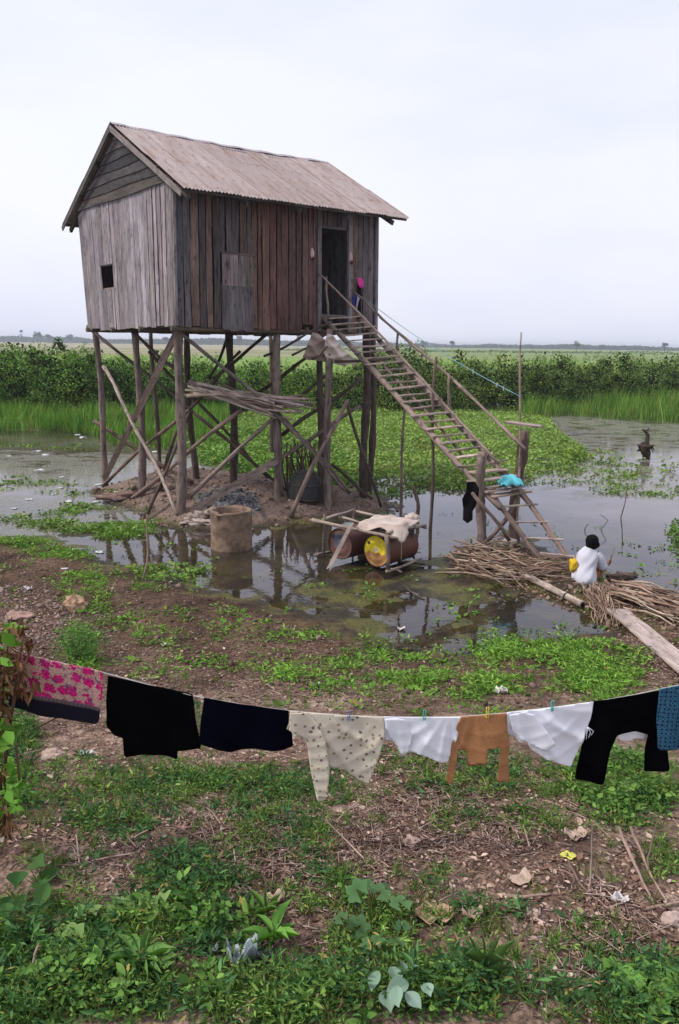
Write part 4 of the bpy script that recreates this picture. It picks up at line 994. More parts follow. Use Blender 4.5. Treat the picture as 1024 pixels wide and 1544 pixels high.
blob('sack', G(300, 783) + up * .05, .26, .16, .13, (.34, .27, .23), 'lumpy dirty sack heaped just behind the flat one by the near stilt', 'sack', SACK, 3, .4, .6, 'dirty sacks on the mound beside the well ring')
blob('sack', G(322, 775) + up * .04, .22, .10, .10, (.36, .29, .24), 'folded dirty sack touching the rim side of the well ring', 'sack', SACK, 5, .7, .5, 'dirty sacks on the mound beside the well ring')
blob('clod', G(178, 752) + up * .05, .5, .2, .12, (.24, .16, .13), 'broken edge of dried clay at the left end of the mound', 'clod', SOIL_OBJ, 9, .4, .8)
# concrete well ring
CONC = plain_mat('old_concrete', (.26, .18, .13), .92, 10, .35, .8, .015, .15, col2=(.17, .115, .085))
wp = px(345, 833, z=0.0); rad = .40; wp = wp + Vector((0, rad, 0)); top = px(345, 768, Y=wp.y).z
mb = MB(); K = 64; rows = []
prof = [(rad * 1.01, -.3), (rad, .1), (rad * .985, .3), (rad * .99, top * .7), (rad * 1.0, top - .06), (rad * 1.02, top - .03), (rad * 1.0, top), (rad * .86, top), (rad * .83, top - .05), (rad * .82, 0), (rad * .82, -.2)]
R = random.Random(2); nzr = [R.uniform(-1, 1) for _ in range(K)]
for (r, h) in prof:
    for k in range(K):
        an = k * 2 * math.pi / K; hh = h
        if h > top - .04:
            d = abs((an - math.radians(243) + math.pi) % (2 * math.pi) - math.pi); hh -= .05 * max(0, 1 - d / .22); hh += nzr[k] * .006
        mb.v.append(wp + Vector((math.cos(an) * r * (1 + .006 * nzr[k]), math.sin(an) * r, hh))); mb.c.append((1, 1, 1)); mb.g.append((0, 0, 0))
for i in range(len(prof) - 1):
    for k in range(K): mb.f.append((i * K + k, i * K + (k + 1) % K, (i + 1) * K + (k + 1) % K, (i + 1) * K + k))
o = mb.build('well_ring', CONC, None, True); tag(o, 'brown open concrete well ring with a chipped rim standing in the pool', 'well ring')

# ================================================================== DRUMS IN THEIR CAGE
def drum_mat():
    m, t, out = new_mat('rusty_drum'); col = N(t, 'ShaderNodeAttribute', attribute_name='Col').outputs['Color']; tc = N(t, 'ShaderNodeTexCoord').outputs['Object']
    n1 = N(t, 'ShaderNodeTexNoise', {'Vector': tc, 'Scale': 4.0, 'Detail': 7.0, 'Roughness': .65}).outputs[0]; n2 = N(t, 'ShaderNodeTexNoise', {'Vector': tc, 'Scale': 22.0, 'Detail': 5.0}).outputs[0]
    rust = ramp(t, n2, [(.3, (.035, .014, .010)), (.5, (.11, .038, .022)), (.7, (.20, .075, .04))])
    c = mulc(t, col, rust, ramp(t, n1, [(.57, 0), (.66, .9)]), 'MIX'); c = mulc(t, c, ramp(t, n2, [(.3, .75), (.6, 1.1)]))
    b = N(t, 'ShaderNodeBsdfPrincipled', {'Base Color': c, 'Roughness': .6, 'Specular IOR Level': .4, 'Normal': N(t, 'ShaderNodeBump', {'Height': n2, 'Strength': .3, 'Distance': .01}).outputs[0]})
    t.links.new(b.outputs[0], out.inputs[0]); return m
DRUM = drum_mat()
def drum(cpix, Yc, ax, L, r, endcol, bodycol, label, patch):
    c = px(*cpix, Y=Yc); ax = ax.normalized(); a = ax.cross(up).normalized(); b = a.cross(ax)
    if b.z < 0: b = -b
    t_ = thing('oil_drum', c + ax * L / 2 - up * r, label, 'oil drum', 'oil drums lying in the pole frame')
    K = 40; prof = [(r * 1.0, -.012), (r * 1.02, 0), (r * 1.0, .02), (r, .28 * L), (r * 1.025, .30 * L), (r * 1.025, .32 * L), (r, .34 * L), (r, .64 * L), (r * 1.025, .66 * L), (r * 1.025, .68 * L), (r, .70 * L), (r, L - .02), (r * 1.02, L), (r * .95, L + .005), (0.01, L - .01)]
    mb = MB()
    for (rr, h) in prof:
        for k in range(K): an = k * 2 * math.pi / K; mb.v.append(c + ax * h + a * math.cos(an) * rr + b * math.sin(an) * rr); mb.c.append(bodycol); mb.g.append((0, 0, 0))
    for i in range(len(prof) - 1):
        for k in range(K): mb.f.append((i * K + k, i * K + (k + 1) % K, (i + 1) * K + (k + 1) % K, (i + 1) * K + k))
    mb.build('body', DRUM, t_, True)
    mb = MB(); rings = 12
    for i in range(rings + 1):
        rr = r * .965 * (1 - i / rings) + .001
        for k in range(K):
            an = k * 2 * math.pi / K; X_, Z_ = math.cos(an) * rr, math.sin(an) * rr
            mb.v.append(c + ax * (.006 + .006 * math.sin(i)) + a * X_ + b * Z_); mb.g.append((0, 0, 0)); mb.c.append(patch(X_ / r * (1 if a.x > 0 else -1), Z_ / r, endcol))
    for i in range(rings):
        for k in range(K): mb.f.append((i * K + k, i * K + (k + 1) % K, (i + 1) * K + (k + 1) % K, (i + 1) * K + k))
    mb.f.append(tuple(range(rings * K, rings * K + K)))
    mb.build('drum_head', DRUM, t_, False)
    for (u, v, s) in ((-.6, .45, .10),):
        cc = c + a * u * r * (1 if a.x > 0 else -1) * 1 + b * v * r - ax * .004; mb = MB(); mb.ring_tube([cc + ax * .006, cc - ax * .006], r * s, 12, (.04, .03, .03)); mb.build('bung', DRUM, t_, True)
def ypatch(x, z, c):
    if z < -.12 + .05 * math.sin(x * 9): return mixc((.42, .23, .07), (.30, .13, .05), .5 + .5 * math.sin(x * 7))
    if (x + .02) ** 2 * 3 + (z - .08) ** 2 * 9 < .16 + .05 * math.sin(x * 20 + z * 15): return (.62, .57, .42)
    return c
def rpatch(x, z, c):
    if (x + .1) ** 2 + (z - .2) ** 2 < .22 + .08 * math.sin(x * 12): return (.09, .10, .13)
    return c
yd = 13.62 - 0.0
AXD = Vector((.62, .80, 0))
yc = px(567, 832, Y=yd); 
drum((567, 831), yd, Vector((.68, .74, 0)), .86, .285, (.80, .62, .03), (.12, .045, .03), 'drum lying on its side with a yellow end, right one in the frame', ypatch)
drum((513, 820), yd + .38, Vector((.68, .74, 0)), .86, .285, (.13, .06, .045), (.10, .045, .035), 'rust-brown drum lying on its side, left one in the frame', rpatch)
FC = (.36, .30, .27)
cage = thing('pole_cage', px(560, 855, z=0), 'low cage of lashed poles standing in water around two oil drums', 'frame')
def cp(x0, y0, Y0, x1, y1, Y1, r=.03, c=FC, par=cage, nm='pole'):
    mb = MB(); mb.pole(px(x0, y0, Y=Y0 - .92), px(x1, y1, Y=Y1 - .92), r, r * .85, jit(c, .08), .012, n=7); return mb.build(nm, POLE, par, True)
cp(471, 784, 15.1, 600, 812, 14.1, .035); cp(487, 784, 15.2, 535, 768, 16.0, .03); cp(512, 779, 15.6, 550, 790, 15.3, .025); cp(533, 770, 16.0, 643, 796, 15.2, .03)
cp(585, 803, 14.2, 642, 792, 15.2, .03); cp(490, 775, 15.1, 488, 842, 15.1, .025, PC1, nm='post'); cp(533, 767, 15.9, 533, 845, 15.9, .02, PC1, nm='post')
cp(583, 806, 14.15, 584, 860, 14.15, .04, (.25, .20, .17), nm='post'); cp(623, 795, 14.95, 624, 842, 14.95, .03, PC1, nm='post')
cp(583, 862, 14.1, 631, 843, 14.9, .03); cp(590, 858, 14.3, 606, 863, 14.1, .025, PC1); cp(475, 838, 15.2, 500, 832, 15.5, .03); cp(600, 848, 14.9, 640, 850, 14.8, .025, PCD)
for i in range(7):
    cp(552 + i * 5, 797 + i * 1.0, 14.6 - i * .04, 592 + i * 6, 789 + i * 1.2, 15.0, .018, (.33, .27, .24), nm='slat')
mb = MB(); mb.board(px(530, 790, Y=13.6), px(496, 856, Y=13.35), Vector((.045, 0, .02)), Vector((0, -.03, 0)), (.40, .34, .31), segs=6, wob=.1); o = mb.build('leaning_board', POLE); tag(o, 'pale grey board leaning across the rusty brown drum', 'board')
# sack cloth over the frame
mb = MB(); n1_, n2_ = 26, 14; c00, c10, c01, c11 = px(537, 795, Y=13.68), px(606, 806, Y=13.2), px(570, 780, Y=14.43), px(632, 786, Y=14.23)
for i in range(n1_ + 1):
    for j in range(n2_ + 1):
        u, v = i / n1_, j / n2_; p = c00.lerp(c10, u).lerp(c01.lerp(c11, u), v); wv = vnoise(np.array([u * 6]), np.array([v * 5]), 3)[0]
        p = p + up * (.035 + .045 * wv) + Vector((.05 * math.sin(v * 9) * (u > .9), .05 * math.sin(u * 13) * (v < .1), -.12 * (max(0, u - .86) / .14) * (1 - v)))
        if v < .12: p += up * (-.05 * (1 + math.sin(u * 9)))
        mb.v.append(p); mb.c.append(mixc((.62, .52, .46), (.42, .31, .26), wv * wv)); mb.g.append((u, v, 0))
for i in range(n1_):
    for j in range(n2_): q = i * (n2_ + 1) + j; mb.f.append((q, q + 1, q + n2_ + 2, q + n2_ + 1))
o = mb.build('sack_cloth', CLOTH, None, True); solid(o, .012); tag(o, 'pale sacking spread over the pole frame above the drums', 'sack cloth')
blob('cloth_bundle', px(622, 781, Y=14.2), .13, .10, .08, (.52, .43, .38), 'bunched pale rag at the right end of the drum frame', 'rag', SACK, 4, .3, .6)
mb = MB(); mb.ring_tube([px(606, 800, Y=13.28), px(605, 845, Y=13.28)], .006, 5, (.4, .45, .3)); o = mb.build('string', POLE); tag(o, 'thin pale string hanging from the frame beside the right drum', 'string')
standing('stake', 624, 734, 628, 784, .05, (.16, .12, .10), 'short thick stake standing in the water behind the drum frame', 'stake')
standing('stick', 947, 730, 935, 780, .014, (.16, .12, .10), 'thin straight twig standing in the water beyond the crouching person', 'stick', bend=.03)
def crooked(name, pts, Y, r, c, label, cat):
    mb = MB(); mb.ring_tube([px(x, y, Y=Y) for x, y in pts], [r * (1 - .4 * i / len(pts)) for i in range(len(pts))], 6, c, .2); o = mb.build(name, POLE, None, True); tag(o, label, cat)
Yc = px(912, 800, z=0).y
crooked('stick', [(911, 808), (907, 798), (913, 790), (917, 785), (910, 779), (905, 776)], Yc, .009, (.10, .075, .06), 'kinked dark twig poking from the water above the head', 'stick')
crooked('stick', [(883, 806), (882, 798), (884, 793), (888, 790)], Yc, .01, (.10, .075, .06), 'small hooked twig in the water just behind the head', 'stick')
standing('stick', 222, 776, 207, 873, .02, (.30, .23, .19), 'thin bare stick standing upright in the mud left of the pool', 'stick', False, bend=.04)
# stump in the pond
sp = px(974, 692, z=0); Ys = sp.y
t_ = thing('tree_stump', sp, 'dark rotten stump with a twisted stub standing in the pond on the right', 'stump')
mb = MB(); mb.ring_tube([px(975, 694, Y=Ys), px(974, 684, Y=Ys), px(974, 672, Y=Ys), px(975, 667, Y=Ys)], [.10, .13, .19, .10], 9, (.05, .038, .03), 1.0); mb.build('root_ball', POLE, t_)
mb = MB(); mb.ring_tube([px(975, 670, Y=Ys), px(977, 656, Y=Ys), px(974, 651, Y=Ys), px(969, 648, Y=Ys)], [.09, .07, .05, .03], 7, (.06, .045, .035), .3); mb.ring_tube([px(974, 651, Y=Ys), px(979, 646, Y=Ys)], [.05, .02], 6, (.06, .045, .035), .3)

for k in range(14): an = k * 2.4; q = px(974, 676, Y=Ys); mb.ring_tube([q, q + Vector((math.cos(an) * .2, math.sin(an) * .15, random.uniform(-.18, .12))), q + Vector((math.cos(an) * .33, math.sin(an) * .2, random.uniform(-.25, .16)))], [.05, .035, .012], 5, (.05, .04, .03), .4)
mb.ring_tube([px(978, 674, Y=Ys), px(986, 671, Y=Ys)], [.06, .02], 6, (.05, .04, .03)); mb.ring_tube([px(970, 680, Y=Ys), px(964, 671, Y=Ys)], [.06, .02], 6, (.05, .04, .03)); mb.build('branch_stub', POLE, t_)
# ================================================================== THE BANK: FIREWOOD, PLANK, PERSON
STK = [(.36, .27, .21), (.27, .185, .14), (.44, .35, .28), (.19, .13, .10)]
def firewood(label, n, gen, r=.012):
    t_ = None; ps = [gen(i) for i in range(n)]
    base = ps[0][0].copy(); t_ = thing('firewood_pile', base, label, 'firewood')
    for a, b in ps:
        mb = MB(); k = r * random.uniform(.6, 1.5); mb.pole(a, b, k, k * .6, jit(random.choice(STK), .2), .05, n=5, segs=5, wob=.3); mb.build('stick', POLE, t_, True)
    return t_
R = random.Random(12)
def gl(i):
    h = .03 + .30 * R.random() ** 1.4; c = G(742 + R.uniform(-28, 28), 862 + R.uniform(-18, 14)); an = math.radians(R.gauss(-38, 17)); L = R.uniform(.35, .75)
    d = Vector((math.cos(an), math.sin(an), R.uniform(-.16, .12))); c.z += h * (1 - abs(c.x - px(742, 862, z=0).x) / .8); return c - d * L, c + d * L
firewood('large tangled heap of dry sticks at the foot of the stairs, edge over the water', 100, gl, .014)
def gl2(i):
    c = G(722 + R.uniform(-22, 30), 838 + R.uniform(-12, 10)); an = math.radians(R.gauss(-55, 25)); L = R.uniform(.2, .4); d = Vector((math.cos(an), math.sin(an), R.uniform(-.1, .5))); c.z += .04 + .18 * R.random(); return c - d * L * .4, c + d * L
firewood('smaller sticks propped up on end against the left stair post', 40, gl2, .010)
def gm(i):
    c = G(822 + R.uniform(-26, 34), 868 + R.uniform(-14, 9)); an = math.radians(R.gauss(8, 16)); L = R.uniform(.25, .6); d = Vector((math.cos(an), math.sin(an), R.uniform(-.03, .05))); c.z += .02 + .07 * R.random(); return c - d * L, c + d * L
firewood('loose long sticks strewn between the ladder foot and the crouching person', 60, gm, .010)
def gr(i):
    a = G(905 + R.uniform(-28, 12), 893 + R.uniform(-8, 12)); b = G(925 + R.uniform(-30, 10), 930 + R.uniform(-22, 20)); h = R.uniform(.02, .09); a.z += h; b.z += h * .6; return a, b
firewood('splayed dry sticks fanned out on the dirt just right of the person', 60, gr, .011)
def gr2(i):
    u = R.random(); a = G(925 + R.uniform(-14, 25), 893 + R.uniform(-7, 16)); b = G(1040 + R.uniform(-30, 60), 932 + R.uniform(-16, 18)); h = R.uniform(.03, .17); a.z += h; b.z += h; return a, b
firewood('long bundle of straight sticks running off the right side of the picture above the plank', 90, gr2, .014)
# bamboo log
a, b = G(782, 868) + up * .06, G(878, 917) + up * .06; mb = MB(); pts = []; rr = []
for i in range(25):
    t = i / 24; pts.append(a.lerp(b, t)); rr.append(.052 + (.010 if i % 6 == 0 else 0))
mb.ring_tube(pts, rr, 14, (.40, .34, .30)); log = mb.build('bamboo_log', POLE, None, True); tag(log, 'thick pale bamboo log with dark nodes lying on the bank', 'log')
mb = MB(); d = (b - a).normalized(); mb.ring_tube([b - d * .02, b + d * .006], .040, 14, (.015, .012, .01)); mb.build('end_shade_disc', POLE, log, True); bpy.data.objects[log.children[0].name].matrix_parent_inverse = Matrix.Translation(-log.location)  # solid black disc on the log end, painted as the shade of an open bore
for t in (.0, .76):
    mb = MB(); q = a.lerp(b, t + .01); mb.ring_tube([q - d * .012, q + d * .012], .0645, 14, (.05, .04, .035)); o = mb.build('node_ring', POLE, log, True); o.matrix_parent_inverse = Matrix.Translation(-log.location)
# plank
a, b = G(930, 926) + up * .05, px(1060, 1030, z=G(1015, 1005).z + .12); w_ = (b - a).cross(up).normalized()
mb = MB(); mb.board(a, b, w_ * .15, up * .035, (.44, .35, .315), segs=14, wob=.10); o = mb.build('plank', WOOD); tag(o, 'wide weathered plank lying on the dirt at the right edge', 'plank')
blob('stone', G(768, 822) + up * .06, .15, .11, .09, (.42, .37, .33), 'pale rounded stone at the foot of the right stair post', 'stone', SOIL_OBJ, 6, 0, .25)
blob('stone', G(716, 832) + up * .02, .22, .14, .09, (.13, .085, .065), 'dark clod of earth left of the left stair post', 'stone', SOIL_OBJ, 7, 0, .6)
blob('driftwood', G(937, 872) + up * .03, .28, .1, .07, (.17, .12, .09), 'dark lump of driftwood by the water right of the person', 'driftwood', SOIL_OBJ, 8, .3, .7)

# ------------------------------------------------------------------ crouching person seen from behind
Pg = G(882, 881); Y0 = Pg.y + .12
person = thing('person', Pg, 'crouching person with a black bob and loose white shirt, seen from behind holding a knife', 'person')
def pp_(x, y, dy=0): return px(x, y, Y=Y0 + dy)
def body(name, tubes, balls, mat, col, voxel, parent):
    mb = MB()
    for pts, rr in tubes: mb.ring_tube(pts, rr, 12, col, 0)
    for (c, sx, sy, sz) in balls:
        base = len(mb.v); n1, n2 = 14, 10
        for j in range(n2 + 1):
            for i in range(n1): th = math.pi * j / n2; an = 2 * math.pi * i / n1; mb.v.append(Vector(c) + Vector((sx * math.sin(th) * math.cos(an), sy * math.sin(th) * math.sin(an), sz * math.cos(th)))); mb.c.append(col); mb.g.append((0, 0, 0))
        for j in range(n2):
            for i in range(n1): q = base + j * n1; mb.f.append((q + i, q + (i + 1) % n1, q + n1 + (i + 1) % n1, q + n1 + i))
    o = mb.build(name, mat, parent, True)
    m = o.modifiers.new('skin', 'REMESH'); m.mode = 'VOXEL'; m.voxel_size = voxel; m.use_smooth_shade = True
    s = o.modifiers.new('soft', 'SMOOTH'); s.factor = .5; s.iterations = 3
    return o
SKIN = plain_mat('skin', (.26, .12, .07), .55, 20, .1, .1, .002, .35)
HAIR = plain_mat('black_hair', (.004, .0035, .0035), .8, 90, .5, 1.0, .008, .1)
SAR = plain_mat('brown_sarong', (.27, .10, .04), .85, 14, .35, .4, .01, .15)
shR, shL = pp_(903, 838, .14), pp_(875, 838, .20); elR, haR = pp_(911, 859, .18), pp_(917, 848, .36)
elL, haL = pp_(872, 856, .42), pp_(893, 856, .55)
neck, headc = pp_(890, 829, .16), pp_(893, 817, .20); pel, chest = pp_(882, 871, .02), pp_(888, 842, .15)
hipR, hipL = pp_(891, 872, .06), pp_(872, 872, .10); knR, knL = pp_(906, 856, .42), pp_(880, 850, .50); ftR, ftL = Pg + Vector((.16, .36, .03)), Pg + Vector((-.02, .42, .03))
tubes = [([pel, chest, neck + Vector((0, 0, -.05)), neck, headc - Vector((0, 0, .03))], [.14, .13, .07, .05, .05]), ([shR, shR.lerp(elR, .5), elR], [.052, .045, .038]), ([elR, elR.lerp(haR, .6), haR], [.038, .032, .024]),
         ([shL, shL.lerp(elL, .5), elL], [.052, .045, .038]), ([elL, haL], [.036, .024]), ([chest, shR], [.1, .06]), ([chest, shL], [.1, .06]),
         ([hipR, knR], [.09, .06]), ([knR, ftR + Vector((0, 0, .05))], [.055, .035]), ([hipL, knL], [.09, .06]), ([knL, ftL + Vector((0, 0, .05))], [.055, .035]),
         ([ftR - Vector((0, .05, 0)), ftR + Vector((.02, .17, -.01))], [.035, .028]), ([ftL - Vector((0, .05, 0)), ftL + Vector((.02, .17, -.01))], [.035, .028])]
fdv = Vector((.55, .80, 0)).normalized(); sdv = Vector((.80, -.55, 0)).normalized()
def hand(c, grip):
    ts = [([c - grip * .01 - fdv * .03, c + grip * .0 + fdv * .03], [.026, .024])]
    for k in range(4):
        b = c + fdv * .035 + grip * (.030 - .020 * k); L = (.036, .042, .038, .030)[k]
        ts.append(([b, b + fdv * L * .6 + sdv * .012, b + fdv * L * .5 + sdv * .034, b + fdv * .002 + sdv * .040], [.0095, .009, .0085, .007]))
    b = c + grip * .02 - fdv * .01; ts.append(([b, b + grip * .025 + sdv * .02, b + grip * .02 + sdv * .042 + fdv * .02], [.011, .010, .008])); return ts
K0, K1 = haR + sdv * .02 - up * .05, px(926, 824, Y=Y0 + .48); grip = (K1 - K0).normalized()
tubes += hand(haR, grip) + hand(haL, up)
nose = headc + fdv * .095 - up * .01
balls = [(headc, .078, .088, .105), (nose, .014, .014, .02), (headc + fdv * .08 - up * .055, .022, .018, .008), (headc + sdv * .078 - up * .015, .01, .02, .03), (headc - sdv * .078 - up * .015, .01, .02, .03),
         (headc + fdv * .082 + sdv * .03 + up * .012, .012, .01, .009), (headc + fdv * .082 - sdv * .03 + up * .012, .012, .01, .009), (ftR, .04, .06, .03), (ftL, .04, .06, .03)]
body('body', tubes, balls, SKIN, (1, 1, 1), .009, person)
hb = [(headc + Vector((-.008, -.02, .025)), .112, .115, .11), (headc + Vector((-.05, -.045, -.04)), .072, .075, .07), (headc + Vector((.05, -.03, -.04)), .072, .075, .07), (headc + Vector((.0, -.06, -.05)), .085, .06, .075), (headc + Vector((.105, .0, -.062)), .030, .045, .030)]
body('hair', [], hb, HAIR, (1, 1, 1), .012, person)
body('sarong', [([hipR - up * .03, pp_(899, 864, .22), knR - up * .012], [.105, .095, .075]), ([hipL - up * .03, knL], [.10, .075]), ([knR, knR.lerp(ftR, .8) + up * .02], [.074, .06]), ([knL, knL.lerp(ftL, .8)], [.074, .055]), ([hipL - up * .06, hipR - up * .06], [.10, .11])], [(pp_(884, 876, .04), .21, .15, .07)], SAR, (1, 1, 1), .014, person)
SHIRT = plain_mat('white_cotton', (.56, .555, .61), .8, 60, .06, .25, .004, .15)
mb = MB(); rings = [(881, 868, 895, .15, .03), (876, 862.5, 898.5, .20, .03), (868, 861.5, 899, .20, .05), (860, 864.5, 898, .17, .08), (852, 868, 898.5, .15, .11), (845, 869.5, 901, .145, .13), (839, 870, 903.5, .14, .15), (833, 872, 903, .115, .16), (828.5, 877, 899, .09, .17), (825.5, 881, 896, .065, .17), (823.5, 884, 894.5, .05, .17)]
K = 28
for ri, (y, l, r, dd_, cy) in enumerate(rings):
    cL, cR_ = pp_(l, y, cy), pp_(r, y, cy); c = (cL + cR_) / 2; hw = (cR_ - cL).length / 2
    for k in range(K):
        an = k * 2 * math.pi / K; fold = 1 + .085 * math.sin(an * 5 + y * .30) * (1 if ri else .3) + .05 * math.sin(an * 8 - y * .55) + .05 * math.sin(y * .8 + an * 2)
        mb.v.append(c + Vector((math.cos(an) * hw * (1 + .3 * (fold - 1)), math.sin(an) * dd_ * fold, .008 * math.sin(an * 4 + ri)))); mb.c.append((1, 1, 1)); mb.g.append((0, 0, 0))
for i in range(len(rings) - 1):
    for k in range(K): mb.f.append((i * K + k, i * K + (k + 1) % K, (i + 1) * K + (k + 1) % K, (i + 1) * K + k))
e_ = (elR - shR).normalized(); mb.ring_tube([shR - e_ * .05 - sdv * .03, shR + e_ * .03, shR + e_ * .10, shR.lerp(elR, .92)], [.06, .078, .078, .080], 14, (1, 1, 1), .06, cap=False)
e_ = (elL - shL).normalized(); mb.ring_tube([shL - e_ * .05, shL + e_ * .06, shL.lerp(elL, .85)], [.06, .07, .07], 14, (1, 1, 1), .06, cap=False)
mb.ring_tube([neck - up * .03, neck + up * .008 + fdv * .01], [.062, .056], 16, (1, 1, 1), .03, cap=False)
sh = mb.build('shirt', SHIRT, person, True); sb_ = sh.modifiers.new('sub', 'SUBSURF'); sb_.levels = 1; sb_.render_levels = 2; solid(sh, .006)
knife = thing('knife', K0, 'dark billhook knife held upright in the crouching person\'s right hand', 'knife')
mb = MB(); mb.ring_tube([K0, K0.lerp(K1, .55)], [.012, .011], 8, (.14, .07, .045)); mb.build('handle', POLE, knife, True)
mb = MB(); mb.board(K0.lerp(K1, .5), K1, sdv * .016, fdv * .006, (.09, .075, .07), segs=5, wob=.2); mb.build('blade', PEG, knife)
blob('yellow_cloth', pp_(864.5, 853, .10), .055, .10, .13, (.72, .47, .03), 'yellow cloth bundle at the left side of the crouching person', 'cloth', CLOTH, 12, 0, .5, flatb=False)

# ================================================================== CLOTHES LINE
YL = 4.30
rope = [(-150, 925), (-60, 952), (0, 974), (22, 984), (90, 999), (155, 1014), (230, 1034), (300, 1051), (370, 1063), (437, 1072), (520, 1079), (600, 1081.5), (690, 1081), (764, 1075), (830, 1067), (894, 1059), (960, 1047), (1024, 1033), (1100, 1012), (1190, 985)]
mb = MB(); mb.ring_tube([px(x, y, Y=YL) for x, y in rope], .0035, 6, (.55, .52, .5)); o = mb.build('clothes_line', CLOTH, None, True); tag(o, 'pale sagging clothes line strung across the foreground', 'clothes line')
def pat_mat(name, build):
    m, t, out = new_mat(name); g = N(t, 'ShaderNodeAttribute', attribute_name='g').outputs['Vector']
    c = build(t, g); tc = N(t, 'ShaderNodeTexCoord').outputs['Object']
    n2 = N(t, 'ShaderNodeTexNoise', {'Vector': tc, 'Scale': 25.0, 'Detail': 4.0}).outputs[0]
    b = N(t, 'ShaderNodeBsdfPrincipled', {'Base Color': c, 'Roughness': .85, 'Specular IOR Level': .12, 'Normal': N(t, 'ShaderNodeBump', {'Height': n2, 'Strength': .4, 'Distance': .006}).outputs[0]})
    tr = N(t, 'ShaderNodeBsdfTranslucent', {'Color': c}); mx = N(t, 'ShaderNodeMixShader', {0: .12, 1: b.outputs[0], 2: tr.outputs[0]})
    t.links.new(mx.outputs[0], out.inputs[0]); return m
def floral(t, g):
    s = N(t, 'ShaderNodeSeparateXYZ', {0: g}); sh_ = N(t, 'ShaderNodeMath', {0: s.outputs[0], 1: .218}, operation='MULTIPLY').outputs[0]
    D = N(t, 'ShaderNodeMath', {0: s.outputs[1], 1: sh_}, operation='SUBTRACT').outputs[0]; v = N(t, 'ShaderNodeCombineXYZ', {0: s.outputs[0], 1: D}).outputs[0]
    wob = N(t, 'ShaderNodeTexNoise', {'Vector': v, 'Scale': 40.0, 'Detail': 2.0}).outputs['Color']
    vv = N(t, 'ShaderNodeMix', {0: .028, 4: v, 5: wob}, data_type='VECTOR').outputs[1]
    vo = N(t, 'ShaderNodeTexVoronoi', {'Vector': vv, 'Scale': 13.0, 'Randomness': .5}); vo2 = N(t, 'ShaderNodeTexVoronoi', {'Vector': vv, 'Scale': 55.0})
    sp = N(t, 'ShaderNodeTexNoise', {'Vector': v, 'Scale': 150.0, 'Detail': 3.0}).outputs[0]
    base = mulc(t, (.62, .38, .31), ramp(t, sp, [(.38, .45), (.55, 1.15)]))
    fl = mulc(t, (.62, .02, .19), ramp(t, vo2.outputs['Distance'], [(.1, .45), (.5, 1.15)]))
    big = N(t, 'ShaderNodeMath', {0: vo.outputs['Distance'], 1: N(t, 'ShaderNodeMath', {0: vo2.outputs['Distance'], 1: .38}, operation='MULTIPLY').outputs[0]}, operation='ADD').outputs[0]
    c = mulc(t, base, fl, ramp(t, big, [(.57, 1), (.62, 0)]), 'MIX')
    c = mulc(t, c, (.22, .06, .16), ramp(t, N(t, 'ShaderNodeTexNoise', {'Vector': v, 'Scale': 24.0, 'Detail': 3.0, 'Distortion': 1.0}).outputs[0], [(.60, 0), (.64, .85)]), 'MIX')
    fr_ = N(t, 'ShaderNodeTexWave', {'Vector': v, 'Scale': 42.0, 'Distortion': 1.5}).outputs['Fac']
    band = mulc(t, (.012, .010, .020), (.42, .30, .32), ramp(t, N(t, 'ShaderNodeMath', {0: fr_, 1: ramp(t, D, [(.245, 1), (.285, 0)])}, operation='MULTIPLY').outputs[0], [(.6, 0), (.85, .9)]), 'MIX')
    return mulc(t, c, band, ramp(t, D, [(.226, 0), (.232, 1)]), 'MIX')
def spotted(t, g):
    wob = N(t, 'ShaderNodeTexNoise', {'Vector': g, 'Scale': 30.0}).outputs['Color']; v = N(t, 'ShaderNodeMix', {0: .02, 4: g, 5: wob}, data_type='VECTOR').outputs[1]
    vo = N(t, 'ShaderNodeTexVoronoi', {'Vector': v, 'Scale': 24.0, 'Randomness': .7}); n = N(t, 'ShaderNodeTexNoise', {'Vector': g, 'Scale': 11.0}).outputs[0]
    spot = mulc(t, (.09, .075, .08), (.33, .24, .12), ramp(t, n, [(.45, 0), (.55, 1)]), 'MIX')
    c = mulc(t, (.70, .62, .50), spot, ramp(t, vo.outputs['Distance'], [(.21, .85), (.27, 0)]), 'MIX')
    vo2 = N(t, 'ShaderNodeTexVoronoi', {'Vector': v, 'Scale': 60.0}); return mulc(t, c, (.5, .38, .22), ramp(t, vo2.outputs['Distance'], [(.10, .5), (.16, 0)]), 'MIX')
def bluepat(t, g):
    vo = N(t, 'ShaderNodeTexVoronoi', {'Vector': g, 'Scale': 38.0, 'Randomness': .15}); n = N(t, 'ShaderNodeTexNoise', {'Vector': g, 'Scale': 120.0}).outputs[0]
    c = ramp(t, vo.outputs['Distance'], [(.05, (.10, .33, .36)), (.16, (.015, .05, .12)), (.28, (.02, .06, .15)), (.36, (.08, .30, .36)), (.46, (.014, .035, .10))]); return mulc(t, c, ramp(t, n, [(.3, .6), (.6, 1.1)]))
FLORAL, SPOT, BLUEP = pat_mat('floral_print', floral), pat_mat('spotted_print', spotted), pat_mat('blue_print', bluepat)
BLACK = plain_mat('black_cloth', (.0022, .0022, .003), 1.0, 18, .3, .4, .01, .0); NAVY = plain_mat('navy_cloth', (.0022, .0025, .007), 1.0, 18, .3, .4, .01, .0)
WHITE = plain_mat('white_linen', (.80, .80, .86), .85, 40, .03, .15, .003, .1); TAN = plain_mat('tan_cloth', (.40, .19, .085), .88, 90, .22, .5, .004, .1)
